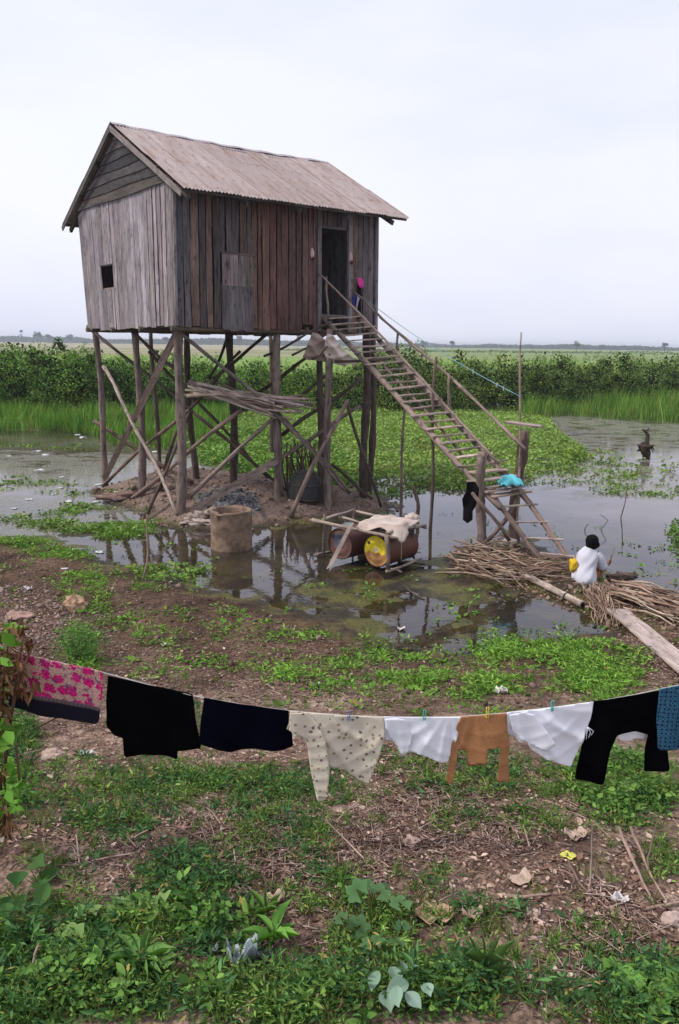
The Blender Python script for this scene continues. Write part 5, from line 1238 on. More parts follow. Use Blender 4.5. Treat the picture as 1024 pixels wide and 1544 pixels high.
def fan(x0, k, amp, k2=40, slope=0.0, ph=0.0):
    def f(x, D):
        Dd = D - slope * x; th = np.arctan2(Dd + .06, x - x0); r = np.hypot(x - x0, Dd + .06); g = np.clip(Dd * 6, .05, 1)
        rg = (1 - np.abs(np.sin(th * k + ph + 1.2 * (fbm(x + 5, D, 6, 2, 3) - .5)))) ** 1.6
        sw = (1 - np.abs(np.sin(r * k2 + th * 2.2 + ph))) ** 2.2
        return -amp * g * (rg + .45 * sw * np.clip(Dd * 8, 0, 1)) + .04 * D + .012 * np.sin(x * 17 + ph) * g
    return f
def drape(k1, k2, amp, ph=0.0, diag=0.0):
    def f(x, D):
        g = np.clip(D * 5, .1, 1); return amp * g * (np.sin(x * k1 + D * diag + ph) + .6 * np.sin(x * k2 - D * diag * .6 + ph * 2.1) + .5 * np.sin(D * 26 - x * 18 + ph)) + .05 * D
    return f
LG = 'laundry on the foreground clothes line'
def wash(name, ol, Y, label, cat, mat, ff, hem=None):
    n_ = len(ol); out_ = []
    for i in range(n_):       # round the corners of the hem a little
        a_, b_, c_2 = ol[i - 1], ol[i], ol[(i + 1) % n_]
        if i < 2 or (b_[1] < min(o_[1] for o_ in ol) + 45 and i < 5): out_.append(b_); continue
        out_ += [(b_[0] * .9 + a_[0] * .1, b_[1] * .9 + a_[1] * .1), (b_[0] * .9 + c_2[0] * .1, b_[1] * .9 + c_2[1] * .1)]
    ol = out_
    o = sheet(name, ol, Y, label, cat, (1, 1, 1), mat, cell=.014, th=.004, ff=ff); return o
wash('towel', [(20, 983), (90, 999), (155, 1013.5), (153, 1050), (146, 1096), (110, 1089), (60, 1081), (10, 1067), (14, 1040), (18, 1010)], YL - .012, 'beige towel with magenta flowers and a dark fringed border', 'towel', FLORAL, drape(14, 31, .006, 0, 5))
wash('black_skirt', [(163, 1019), (230, 1034), (290, 1048), (296, 1092), (303, 1131), (284, 1132), (267, 1134), (266, 1149), (240, 1143), (212, 1141), (187, 1143), (185, 1113), (170, 1110), (158, 1098), (159, 1055)], YL - .012, 'solid black long garment with a stepped hem, next to the floral towel', 'garment', BLACK, drape(16, 37, .010, 1, 4))
wash('navy_cloth', [(308, 1052), (370, 1063), (435, 1072), (436, 1095), (440, 1104), (442, 1128), (425, 1134), (388, 1131), (364, 1132), (346, 1138), (330, 1134), (318, 1128), (299, 1122), (303, 1085)], YL - .01, 'dark navy cloth, almost black, left of the spotted blouse', 'cloth', NAVY, drape(17, 33, .009, 2, 5))
wash('spotted_blouse', [(437, 1072), (520, 1079), (579, 1081), (580, 1108), (571, 1142), (556, 1184), (541, 1178), (520, 1163), (497, 1156), (495, 1182), (495, 1205), (479, 1209), (470, 1170), (463, 1120), (456, 1112), (445, 1112), (430, 1106), (436, 1090)], YL - .014, 'cream blouse with dark spots hanging by its hem, one sleeve dangling', 'blouse', SPOT, fan(.12, 8, .016, 34, ph=1.1))
wash('white_shirt', [(577, 1081), (640, 1082), (696, 1081), (691, 1108), (684, 1130), (676, 1153), (655, 1146), (632, 1136), (620, 1134), (606, 1143), (599, 1124), (590, 1118), (581, 1117), (579, 1096)], YL - .01, 'small white shirt left of the tan top, under the first teal peg', 'shirt', WHITE, fan(.40, 9, .016, 30))
wash('tan_top', [(696, 1081), (735, 1078), (764, 1075), (765, 1100), (769, 1124), (766, 1128), (768, 1158), (769, 1181), (750, 1179), (752, 1155), (755, 1127), (735, 1129), (733, 1152), (708, 1155), (704, 1134), (691, 1132), (688, 1160), (683, 1186), (673, 1181), (678, 1150), (682, 1122), (688, 1108), (689, 1095)], YL - .016, 'ribbed tan top with long ties, between the two white shirts', 'top', TAN, fan(.14, 7, .010, 30, ph=.3))
wash('white_shirt', [(764, 1075), (830, 1067), (895, 1058), (891, 1085), (884, 1106), (872, 1138), (862, 1159), (845, 1152), (822, 1144), (800, 1130), (796, 1120), (786, 1121), (775, 1112), (766, 1108)], YL - .012, 'larger white shirt draped left of the black trousers', 'shirt', WHITE, fan(.02, 9, .018, 26, ph=.6))
wash('black_trousers', [(893, 1059), (945, 1050), (996, 1041), (1002, 1090), (1008, 1130), (1011, 1163), (992, 1166), (975, 1169), (975, 1140), (981, 1112), (975, 1110), (958, 1103), (930, 1110), (922, 1130), (915, 1160), (911, 1186), (890, 1183), (869, 1179), (876, 1140), (888, 1100)], YL - .018, 'black trousers hanging with both legs down near the right edge', 'trousers', BLACK, drape(15, 35, .012, .2, 4))
wash('blue_cloth', [(995, 1040), (1024, 1034), (1075, 1022), (1078, 1110), (1060, 1127), (1024, 1132), (994, 1134), (992, 1090)], YL - .03, 'dark blue cloth with a teal ring pattern at the far right of the line', 'cloth', BLUEP, drape(16, 33, .006, 1.2, 5))
wash('white_cloth', [(926, 1100), (975, 1095), (974, 1116), (960, 1113), (948, 1119), (935, 1117)], YL + .05, 'edge of a white cloth showing between the legs of the black trousers', 'cloth', WHITE, drape(30, 60, .006, 1.2, 5))
def extra(parent, nm, ol, Y, mat, ff):
    o = sheet(nm, ol, Y, None, None, (1, 1, 1), mat, cell=.014, th=.004, ff=ff, parent=parent); o.matrix_parent_inverse = Matrix.Translation(-parent.location)
LN = {o['label']: o for o in COL.objects if o.get('label')}
S1, S2, BL_, TN = LN['small white shirt left of the tan top, under the first teal peg'], LN['larger white shirt draped left of the black trousers'], LN['cream blouse with dark spots hanging by its hem, one sleeve dangling'], LN['ribbed tan top with long ties, between the two white shirts']
extra(S1, 'sleeve', [(580, 1084), (600, 1083), (612, 1086), (622, 1110), (617, 1133), (606, 1140), (598, 1124), (588, 1112), (582, 1098)], YL - .045, WHITE, fan(.05, 5, .010, 40))
extra(S1, 'back_layer', [(600, 1082), (690, 1082), (686, 1125), (668, 1141), (640, 1143), (615, 1128)], YL + .02, WHITE, fan(.05, 6, .012, 30))
extra(S2, 'sleeve', [(768, 1078), (790, 1074), (806, 1078), (826, 1104), (838, 1122), (822, 1133), (800, 1124), (786, 1116), (774, 1104)], YL - .05, WHITE, fan(.02, 5, .012, 40))
extra(S2, 'back_layer', [(780, 1076), (885, 1062), (880, 1100), (850, 1136), (815, 1128), (788, 1115)], YL + .02, WHITE, fan(.05, 6, .012, 30))
extra(BL_, 'sleeve', [(438, 1075), (462, 1075), (480, 1092), (492, 1120), (497, 1165), (494, 1203), (480, 1206), (469, 1160), (462, 1118), (448, 1108), (436, 1102)], YL - .05, SPOT, fan(.04, 4, .012, 44))
extra(BL_, 'back_layer', [(470, 1077), (570, 1081), (572, 1120), (552, 1160), (515, 1150), (480, 1130)], YL + .02, SPOT, fan(.04, 6, .012, 34))
extra(TN, 'back_layer', [(699, 1083), (762, 1079), (762, 1118), (755, 1121), (735, 1124), (735, 1155), (706, 1158), (702, 1124)], YL + .018, TAN, fan(.04, 6, .008, 34))
mb = MB(); q = px(886, 1096, Y=YL - .03)
for (dx, dz, w) in ((.010, -.065, .02), (.022, -.05, .035), (-.003, -.075, .0)):
    mb.ring_tube([q, q + Vector((dx + w * .4, -.005, dz * .5)), q + Vector((dx, -.006, dz))], .0022, 5, (.7, .7, .75))
o = mb.build('shirt_ties', CLOTH, None, True); tag(o, 'thin white strings dangling off the corner of the larger white shirt', 'strings')
for (x, y, c, l) in ((526, 1078, (.12, .22, .55), 'blue clothes peg holding the spotted blouse'), (640, 1077, (.05, .42, .42), 'teal clothes peg on the small white shirt'), (735, 1073, (.75, .62, .05), 'yellow clothes peg on the tan top'), (833, 1063, (.05, .42, .38), 'teal clothes peg on the larger white shirt')):
    peg(px(x, y, Y=YL - .022), c, l, 'pegs on the foreground clothes line', .85)

# ================================================================== GROUND LITTER
def land_pts(n, x0, x1, y0, y1, hmin=.0):
    out = []; 
    y = RNG.uniform(y0, y1, n * 4); x = RNG.uniform(-1, 1, n * 4) * (y * .46 + .9); h = height(x, y); k = h > hmin
    return x[k][:n], y[k][:n], h[k][:n]
def to_px(x, y, z):
    P = np.stack([x, y, z - CH], 1); Zc = P @ np.array(FWD); u = (P @ np.array(RGT)) / Zc * CF; v = -(P @ np.array(UPV)) / Zc * CF
    return 512 + u * cr - v * sr, 772 + u * sr + v * cr
PATCH = [(40, 1465, 210, 120, 1.15), (250, 1450, 140, 90, .85), (420, 1510, 180, 60, 1.1), (560, 1430, 80, 90, 1.0), (620, 1500, 180, 50, .9), (780, 1460, 200, 60, .75), (950, 1500, 160, 60, 1.0), (140, 1230, 130, 50, .75), (330, 1190, 260, 38, .75), (100, 1300, 90, 60, .6),
         (300, 1330, 110, 60, .8), (420, 1270, 100, 60, .6), (560, 1160, 150, 30, .5), (720, 1170, 130, 40, .65), (930, 1190, 120, 60, 1.0), (850, 1240, 140, 30, .5), (480, 1350, 90, 50, .55), (720, 1400, 90, 50, .7), (120, 1165, 60, 30, .5), (270, 1090, 120, 30, .35), (20, 1150, 40, 120, .9),
         (200, 1160, 120, 25, .5), (640, 1330, 60, 40, .4), (900, 1420, 70, 40, .4), (250, 1395, 160, 40, .9), (700, 1240, 70, 30, .4), (1010, 1300, 50, 50, .5), (330, 1440, 90, 60, .6)]
EDGE = [(900, 1015, 75, 48, 1.5), (960, 1000, 22, 25, .8), (790, 980, 90, 30, .9), (700, 1030, 110, 26, .7), (560, 985, 60, 22, .6), (480, 1020, 80, 30, .9), (590, 1035, 90, 22, .7), (300, 950, 130, 40, .4), (440, 960, 60, 15, .4), (230, 1010, 70, 22, .3), (130, 890, 45, 40, .7), (90, 835, 60, 12, .8), (30, 820, 60, 10, .9),
        (190, 800, 70, 14, .9), (100, 775, 40, 5, .6), (120, 975, 28, 50, 1.2), (180, 925, 90, 25, .35), (215, 880, 40, 18, .4), (380, 1000, 90, 20, .4), (640, 990, 60, 14, .4), (290, 870, 60, 14, .25), (620, 1080, 300, 12, .35), (170, 805, 40, 8, .9)]
def patchw(P, X, Y):
    w = np.zeros_like(X)
    for (a, b, rx, ry, k) in P: d = ((X - a) / rx) ** 2 + ((Y - b) / ry) ** 2; w = np.maximum(w, k * np.clip(1.25 - d, 0, 1))
    return w
def weeds(name, P, nclump, yr, leaf, per, a, b, label, hgt, tmpl=LEAF_T, hmin=.02, thr=.57, sc=3.2, base=.0, rad=.07, seed=50):
    y = RNG.uniform(yr[0], yr[1], nclump); x = RNG.uniform(-1, 1, nclump) * (y * .47 + .8); h = height(x, y); X, Y = to_px(x, y, h)
    pw = patchw(P, X, Y); w = np.maximum(pw ** 1.4, base) * np.clip((fbm(x, y, sc, 4, seed) - thr + .16 + .06 * (pw > 1)) * 6, 0, 1.3)
    k = (RNG.random(nclump) < w) & (h > hmin); x, y, h, w = x[k], y[k], h[k], w[k]; n = len(x)
    ci = np.repeat(np.arange(n), per); m = len(ci); an = RNG.uniform(0, 2 * np.pi, m); rr = np.abs(RNG.normal(0, rad, m))
    hh = hgt * np.clip(w[ci], .3, 1.3) * RNG.random(m) * np.repeat(RNG.uniform(.4, 1.3, n), per)
    px_ = x[ci] + np.cos(an) * rr; py_ = y[ci] + np.sin(an) * rr
    pos = np.stack([px_, py_, np.maximum(height(px_, py_), 0) + hh + .004], 1)
    d = np.stack([np.cos(an), np.sin(an), RNG.normal(.35, .4, m)], 1); cl = RNG.uniform(.55, 1.35, n)[ci][:, None]
    col = green(m, a, b, .22, .02) * cl
    org = (float(x.mean()), float(y.mean()), 0)
    o = leafcloud(name, pos, RNG.uniform(.6, 1.35, m) * leaf * np.repeat(RNG.uniform(.5, 1.6, n), per), col, LEAF, tmpl, .55, None, org, d=d); tag(o, label, 'weeds', kind='stuff'); return n
weeds('weeds', PATCH, 21000, (2.2, 8.6), .028, 15, (.045, .11, .020), (.22, .34, .075), 'leafy green ground weeds covering the near slope', .10, NARROW_T, rad=.038)
weeds('weeds', [p for p in PATCH if p[4] >= .9], 9000, (2.2, 8.6), .034, 12, (.045, .12, .022), (.17, .30, .065), 'broader leaved green weeds thickest in the lower left', .13, rad=.05, seed=133)
weeds('weeds', PATCH, 12000, (2.2, 8.2), .042, 10, (.03, .085, .03), (.09, .20, .06), 'narrow leaved darker weeds among the others on the near slope', .13, NARROW_T, seed=91, rad=.04)
weeds('creeping_weeds', EDGE, 30000, (7.2, 18.5), .048, 10, (.11, .25, .03), (.24, .40, .07), 'bright creeping weeds along the muddy edge of the pool', .10, NARROW_T, hmin=-.12, thr=.53, rad=.06, seed=61)
weeds('creeping_weeds', EDGE, 9000, (7.2, 18.5), .05, 7, (.08, .19, .03), (.17, .30, .05), 'small rounded weeds in the mud around the pool', .06, LEAF_T, hmin=-.03, thr=.53, base=.08, rad=.08, seed=68)
FLOATP = [(60, 745, 140, 8, .35), (150, 800, 90, 10, .9), (40, 790, 90, 12, .5), (110, 770, 60, 6, .6), (60, 690, 120, 5, .3), (230, 690, 60, 5, .3), (720, 745, 200, 10, .5), (900, 730, 110, 20, .35), (960, 760, 80, 14, .35), (250, 862, 70, 10, .5)]
weeds('floating_weed', FLOATP, 60000, (11.5, 33), .07, 7, (.10, .19, .04), (.24, .33, .09), 'sparse floating weed scattered over the pond', .05, LEAF_T, hmin=-9, thr=.52, rad=.10, seed=71, sc=1.6)
# grass tufts
def tufts(P, nclump, yr, label, hgt, a, b, base=.1):
    y = RNG.uniform(yr[0], yr[1], nclump); x = RNG.uniform(-1, 1, nclump) * (y * .47 + .8); h = height(x, y); X, Y = to_px(x, y, h); w = np.maximum(patchw(P, X, Y), base) * .6
    k = (RNG.random(nclump) < w) & (h > .04); x, y, h = x[k], y[k], h[k]; per = 12; n = len(x); ci = np.repeat(np.arange(n), per); m = len(ci)
    d = np.stack([RNG.normal(0, .6, m), RNG.normal(0, .6, m), np.ones(m)], 1); X_, Y_, Z_ = frames(d, RNG.normal(0, 1, (m, 3)))
    L = hgt * RNG.uniform(.4, 1.2, m); pos = np.stack([x[ci] + RNG.normal(0, .015, m), y[ci] + RNG.normal(0, .015, m), h[ci]], 1)
    o = swarm('grass', BLADE_T[0], BLADE_T[1], pos, X_, Y_, Z_, np.stack([np.full(m, .006), L, L], 1), green(m, a, b, .25, .06), LEAF, None, (float(x.mean()), float(y.mean()), 0)); tag(o, label, 'grass', kind='stuff')
tufts(PATCH, 7000, (2.2, 8.6), 'thin grass blades sprouting among the weeds', .11, (.06, .14, .025), (.15, .25, .05))
def litter(name, n, yr, L, th, cols, label, lift=.022, band=None, mat=POLE, seedn=5, thr=.44):
    y = RNG.uniform(yr[0], yr[1], n * 3) ; x = RNG.uniform(-1, 1, n * 3) * (y * .47 + .8); h = height(x, y); w = np.clip((fbm(x, y, 1.3, 3, seedn) - thr) * 6 + .35, .08, 1); X, Y = to_px(x, y, h)
    if band: w = w * patchw(band, X, Y)
    k = (RNG.random(n * 3) < w) & (h > .03); x, y, h = x[k][:n], y[k][:n], h[k][:n]; m = len(x); an = RNG.uniform(0, 2 * np.pi, m)
    d = np.stack([np.cos(an), np.sin(an), RNG.normal(0, .10, m)], 1); X_, Y_, Z_ = frames(d, np.stack([RNG.normal(0, .2, m), RNG.normal(0, .2, m), np.ones(m)], 1))
    l = L * RNG.lognormal(0, .55, m); t_ = th * RNG.uniform(.6, 1.5, m); c = np.array(cols)[RNG.integers(0, len(cols), m)] * RNG.uniform(.6, 1.3, (m, 1))
    o = swarm(name, TWIG_T[0], TWIG_T[1], np.stack([x, y, h + lift * RNG.random(m)], 1), X_, Y_, Z_, np.stack([t_, l, t_], 1), c, mat, None, (float(x.mean()), float(y.mean()), 0)); tag(o, label, 'twigs', kind='stuff')
TW = [(.52, .39, .34), (.36, .25, .21), (.62, .49, .43), (.16, .10, .08), (.33, .22, .18)]
SL = [(600, 1280, 520, 110, 1.2), (880, 1360, 260, 120, 1.1), (200, 1270, 250, 60, .7), (300, 1140, 400, 60, .7), (640, 1200, 400, 60, 1.0), (500, 1400, 300, 80, .5), (300, 1020, 400, 60, .35), (900, 1480, 200, 60, .5), (60, 940, 120, 60, .7), (1000, 960, 60, 80, .6)]
litter('twigs', 46000, (2.4, 12), .048, .0062, TW, 'dry broken twigs and stalks littering the slope', band=SL)
litter('twigs', 1300, (2.4, 9), .11, .010, TW, 'longer dry sticks scattered over the slope', band=SL, lift=.02)
# dead leaf flakes
def flakes(n, yr, size, cols, label, band=None, name='dead_leaves'):
    y = RNG.uniform(yr[0], yr[1], n * 3); x = RNG.uniform(-1, 1, n * 3) * (y * .47 + .8); h = height(x, y); w = np.ones(n * 3) * .5
    if band: X, Y = to_px(x, y, h); w = patchw(band, X, Y)
    k = (RNG.random(n * 3) < w) & (h > .02); x, y, h = x[k][:n], y[k][:n], h[k][:n]; m = len(x)
    c = np.array(cols)[RNG.integers(0, len(cols), m)] * RNG.uniform(.6, 1.25, (m, 1)); o = leafcloud(name, np.stack([x, y, h + .006 + .012 * RNG.random(m)], 1), size * RNG.lognormal(0, .35, m), c, DRY, LEAF_T, .85, None, (float(x.mean()), float(y.mean()), 0), spread=.5); tag(o, label, 'dead leaves', kind='stuff')
flakes(9000, (2.4, 11), .026, [(.42, .28, .22), (.28, .16, .11), (.55, .40, .33), (.15, .08, .06)], 'small brown dead leaves scattered on the soil', SL)
CLOD_T = ([(1, 0, 0), (-1, 0, .1), (0, 1, -.1), (0, -1, 0), (0, 0, .7), (0, 0, -.7)], [(0, 2, 4), (2, 1, 4), (1, 3, 4), (3, 0, 4), (2, 0, 5), (1, 2, 5), (3, 1, 5), (0, 3, 5)])
def clods(poly, n, size, cols, label, name='gravel'):
    q = inside(poly, n); z = height(q[:, 0], q[:, 1]); k = z > -.03; q = q[k]; z = z[k]; m = len(q); X_, Y_, Z_ = frames(RNG.normal(0, 1, (m, 3)), np.array([[0, 0, 1.]]) + RNG.normal(0, .3, (m, 3)))
    s = size * RNG.lognormal(0, .5, m); c = np.array(cols)[RNG.integers(0, len(cols), m)] * RNG.uniform(.6, 1.2, (m, 1))
    o = swarm(name, CLOD_T[0], CLOD_T[1], np.stack([q[:, 0], q[:, 1], z + s * .2], 1), X_, Y_, Z_, np.stack([s, s * RNG.uniform(.6, 1.2, m), s * .8], 1), c, SOIL_OBJ, None, (float(q[:, 0].mean()), float(q[:, 1].mean()), 0)); tag(o, label, 'clods', kind='stuff')
clods(MOUND, 2600, .024, [(.29, .20, .16), (.22, .15, .12), (.36, .26, .22), (.15, .10, .08)], 'crumbled pink clay clods over the mound beneath the house', 'clods')
clods(GRAVEL, 1200, .026, [(.12, .12, .13), (.2, .2, .21), (.08, .08, .09)], 'small heap of dark grey gravel between the stilts', 'gravel')
clods(xy([(-60, 880), (70, 885), (110, 920), (120, 960), (60, 990), (-60, 985)], .15), 1500, .017, [(.34, .235, .20), (.27, .18, .15), (.42, .31, .28)], 'pinkish rubble on the ground at the left edge', 'rubble')
clods(xy([(0, 830), (300, 880), (480, 960), (900, 970), (1024, 1010), (1024, 1100), (0, 1100)], .1), 3500, .016, [(.2, .13, .1), (.12, .08, .06), (.28, .2, .16)], 'small dark crumbs of mud across the pool edge', 'mud')
clods(xy([(690, 826), (760, 815), (850, 830), (940, 880), (1024, 905), (1024, 1040), (900, 930), (780, 885)], .1), 1500, .022, [(.33, .22, .17), (.22, .14, .11)], 'loose crumbs of dry earth on the spit around the person', 'mud')
DRYP = plain_mat('dry_husk', (1, 1, 1), .8, 60, .3, .4, .003, .2, attr=True)
# single stones, rags and scraps
def scrap(p, w, h, c, label, name, cat, mat, seed):
    R = random.Random(seed); nu, nv = 12, 8; mb = MB(); an = R.uniform(0, 6.3); ca, sa = math.cos(an) , math.sin(an); ph = [R.uniform(0, 6.3) for _ in range(6)]; w2 = max(w, h)
    for i in range(nu + 1):
        for j in range(nv + 1):
            u, v = i / nu * 2 - 1, j / nv * 2 - 1; k = (1 - .75 * abs(u) ** 2.2) * (1 + .25 * math.sin(u * 5 + ph[0])); X = u * w / 2; Yy = v * w * .36 * k + .06 * w * math.sin(u * 4 + ph[4])
            curl = h * (.5 * (v * v) * (1 + .5 * math.sin(ph[1] + u * 3)) + .35 * u * u * math.sin(ph[2]) ** 2 + .16 * math.sin(u * 9 + v * 5 + ph[3]) + .12 * math.sin(v * 11 - u * 6 + ph[5]))
            mb.v.append(p + Vector((X * 1.0, Yy, curl + .010))); mb.c.append(mixc(c, tuple(q * .6 for q in c), max(0, math.sin(u * 7 + v * 3 + ph[0])) * .5)); mb.g.append((u * .1, v * .1, 0))
    for i in range(nu):
        for j in range(nv): q = i * (nv + 1) + j; mb.f.append((q, q + 1, q + nv + 2, q + nv + 1))
    o = mb.build(name, mat, None, True); solid(o, .003); tag(o, label, cat)
def rock(x, y, w, h, c, label, name='stone', cat='stone', mat=None, seed=1, rough=.5, rot=0., lift=.3, freq=2.0):
    p = G(x, y); s = (p.y * c_ + (CH - p.z) * s_) / CF
    if name not in ('stone', 'clod'): return scrap(p, w * s, h * s * .8, c, label, name, cat, DRYP if mat is SACK else PLAST, seed)
    blob(name, p + up * h * s * .5 * lift, w * s / 2, w * s * .4, h * s * .6, c, label, cat, mat or SOIL_OBJ, seed, rot, rough, freq=freq)
rock(114, 918, 34, 26, (.40, .26, .17), 'tan pointed stone on the mud left of the pool', seed=21)
rock(80, 1142, 34, 18, (.45, .33, .27), 'rounded pale stone under the black skirt', seed=22, rough=.3)
rock(131, 1140, 22, 10, (.55, .56, .50), 'pale crumpled paper scrap beside the rounded stone', 'paper_scrap', 'scrap', PLAST, 23, .8)
rock(755, 1046, 22, 15, (.66, .60, .58), 'crumpled white rag on the mud above the tan top', 'rag', 'rag', PLAST, 24, .7)
rock(477, 1036, 14, 7, (.62, .58, .54), 'small white scrap in the weeds above the spotted blouse', 'paper_scrap', 'scrap', PLAST, 25, .8)
rock(198, 1361, 32, 14, (.62, .55, .42), 'cream paper scrap lying by the lobed leaves on the left', 'paper_scrap', 'scrap', PLAST, 26, .6, .5)
rock(365, 1452, 46, 46, (.28, .33, .36), 'crumpled blue-grey plastic bag in the weeds at the bottom', 'plastic_bag', 'bag', PLAST, 27, 1.0, .9, freq=1.6)
rock(398, 1448, 22, 16, (.20, .24, .24), 'small grey plastic scrap right of the blue-grey bag', 'plastic_scrap', 'scrap', PLAST, 28, 1.0)
rock(317, 1440, 26, 18, (.24, .30, .27), 'faded plastic scrap left of the blue-grey bag', 'plastic_scrap', 'scrap', PLAST, 29, 1.0)
rock(1014, 1392, 34, 24, (.50, .38, .33), 'pinkish stone at the right edge of the slope', seed=30, rough=.35)
rock(934, 1362, 26, 18, (.66, .60, .60), 'folded white scrap of plastic left of the pinkish stone', 'plastic_scrap', 'scrap', PLAST, 31, .8)
rock(857, 1294, 24, 7, (.68, .66, .12), 'yellow-green wrapper on the ground, right half of the slope', 'wrapper', 'wrapper', PLAST, 32, .6, .3)
rock(868, 1264, 34, 14, (.52, .38, .31), 'tan piece of bark just above the yellow-green wrapper', 'bark_piece', 'bark', SACK, 33, .6)
rock(655, 1384, 58, 18, (.46, .30, .19), 'long curled brown leaf husk, leftmost of the husks', 'leaf_husk', 'husk', SACK, 34, 1.0, .5)
rock(712, 1384, 30, 20, (.48, .34, .26), 'pale curled leaf husk in the middle of the slope', 'leaf_husk', 'husk', SACK, 35, .9)
rock(785, 1331, 38, 16, (.50, .38, .30), 'pale shell-like husk above the other husks', 'leaf_husk', 'husk', SACK, 36, .8)
rock(803, 1388, 18, 20, (.46, .34, .27), 'small upright husk right of the pale curled one', 'leaf_husk', 'husk', SACK, 37, .9)
rock(497, 1524, 40, 30, (.42, .24, .16), 'crumpled brown paper at the bottom edge', 'brown_paper', 'paper', SACK, 38, .9)
rock(375, 1538, 46, 20, (.50, .34, .26), 'tan crumpled scrap at the very bottom left of the brown paper', 'paper_scrap', 'scrap', SACK, 39, .9)
rock(412, 1362, 34, 18, (.44, .30, .25), 'pinkish tan husk pieces on bare soil above the blue-grey bag', 'leaf_husk', 'husk', SACK, 40, 1.0)
rock(618, 1273, 34, 8, (.48, .34, .28), 'flat pale piece of bark below the tan top', 'bark_piece', 'bark', SACK, 41, .5)
rock(112, 1297, 20, 10, (.48, .34, .27), 'small light leaf on the bare soil at the left', 'leaf_husk', 'husk', SACK, 42, .8)
rock(600, 1168, 16, 10, (.5, .36, .3), 'small tan scrap under the small white shirt', 'paper_scrap', 'scrap', SACK, 43, .8)
rock(605, 950, 12, 5, (.6, .55, .5), 'tiny white scrap on the wet mud in the middle', 'paper_scrap', 'scrap', PLAST, 44, .6)
rock(250, 974, 14, 5, (.6, .55, .5), 'tiny white scrap on the dry mud right of the small shrub', 'paper_scrap', 'scrap', PLAST, 45, .6)
rock(42, 890, 12, 8, (.7, .68, .66), 'white scrap on the pink rubble at the left', 'paper_scrap', 'scrap', PLAST, 46, .6)
rock(775, 1052, 3, 3, (.7, .68, .66), 'x', 'paper_scrap', 'scrap', PLAST, 46, .6) if False else None
rock(30, 930, 40, 8, (.34, .22, .18), 'low ridge of pinkish clay behind the wilted shrub', 'clod', 'clod', SOIL_OBJ, 47, .6)
# branches lying about
def branch(pts, r, c, label, name='branch', cat='branch'):
    mb = MB(); P = [G(x, y) + up * (r * .8 + h) for x, y, h in pts]; fine = []
    for i in range(len(P) - 1):
        for k in range(4): fine.append(P[i].lerp(P[i + 1], k / 4) + Vector((random.uniform(-1, 1), random.uniform(-1, 1), 0)) * r * .5)
    fine.append(P[-1]); mb.ring_tube(fine, [r * (1 - .45 * i / len(fine)) for i in range(len(fine))], 8, c, .25); o = mb.build(name, POLE, None, True); tag(o, label, cat)
branch([(602, 1208, 0), (640, 1216, 0), (668, 1208, 0), (676, 1200, 0)], .016, (.25, .18, .14), 'thick curved dead branch lying below the tan top')
branch([(888, 1345, 0), (890, 1318, .10), (889, 1290, .22)], .006, (.28, .22, .19), 'thin dead stalk standing up from the slope on the right', 'stalk', 'stalk')
branch([(930, 1280, .14), (955, 1318, .05), (985, 1362, 0)], .011, (.42, .31, .26), 'pale straight stick leaning down the slope at the right, the upper of two')
branch([(948, 1275, .12), (975, 1320, .04), (1010, 1370, 0)], .009, (.36, .27, .22), 'second pale stick, parallel and just right of the leaning one')
branch([(985, 1285, .16), (975, 1310, .06), (982, 1335, 0)], .007, (.16, .12, .10), 'dark thin forked twig crossing the two pale sticks')
branch([(855, 1310, .05), (875, 1340, .02), (890, 1350, 0)], .008, (.20, .14, .12), 'dark bent twig at the foot of the dead stalk')
branch([(720, 1287, 0), (760, 1293, .01), (800, 1286, 0)], .008, (.14, .10, .085), 'dark twig lying left of the yellow-green wrapper')
branch([(762, 1353, 0), (800, 1358, .015), (830, 1350, 0)], .011, (.40, .30, .25), 'pale twig lying right of the shell-like husk')
branch([(975, 1372, 0), (1030, 1366, .02), (1060, 1362, 0)], .010, (.36, .27, .22), 'pale stick lying flat at the right edge beside the pinkish stone')
branch([(165, 1265, 0), (190, 1266, 0), (212, 1267, 0)], .008, (.42, .32, .27), 'short pale stick on the soil at the left of the slope')
branch([(285, 1348, 0), (300, 1340, 0), (307, 1334, 0)], .010, (.33, .24, .20), 'short dark-ended stick above the lobed leaves')
branch([(30, 1520, 0), (40, 1500, .03), (62, 1468, .16)], .010, (.30, .24, .21), 'weathered forked stick poking out of the weeds at bottom left')
branch([(640, 905, 0), (620, 895, .02), (608, 888, .06)], .012, (.16, .12, .10), 'small stick poking out of the shallow water below the drums')
branch([(60, 945, 0), (100, 948, .0), (150, 944, 0)], .010, (.40, .29, .24), 'pale root lying on the mud left of the small shrub')
branch([(320, 850, 0), (300, 858, .01), (280, 866, 0)], .012, (.22, .16, .13), 'muddy stick at the near rim of the pool')

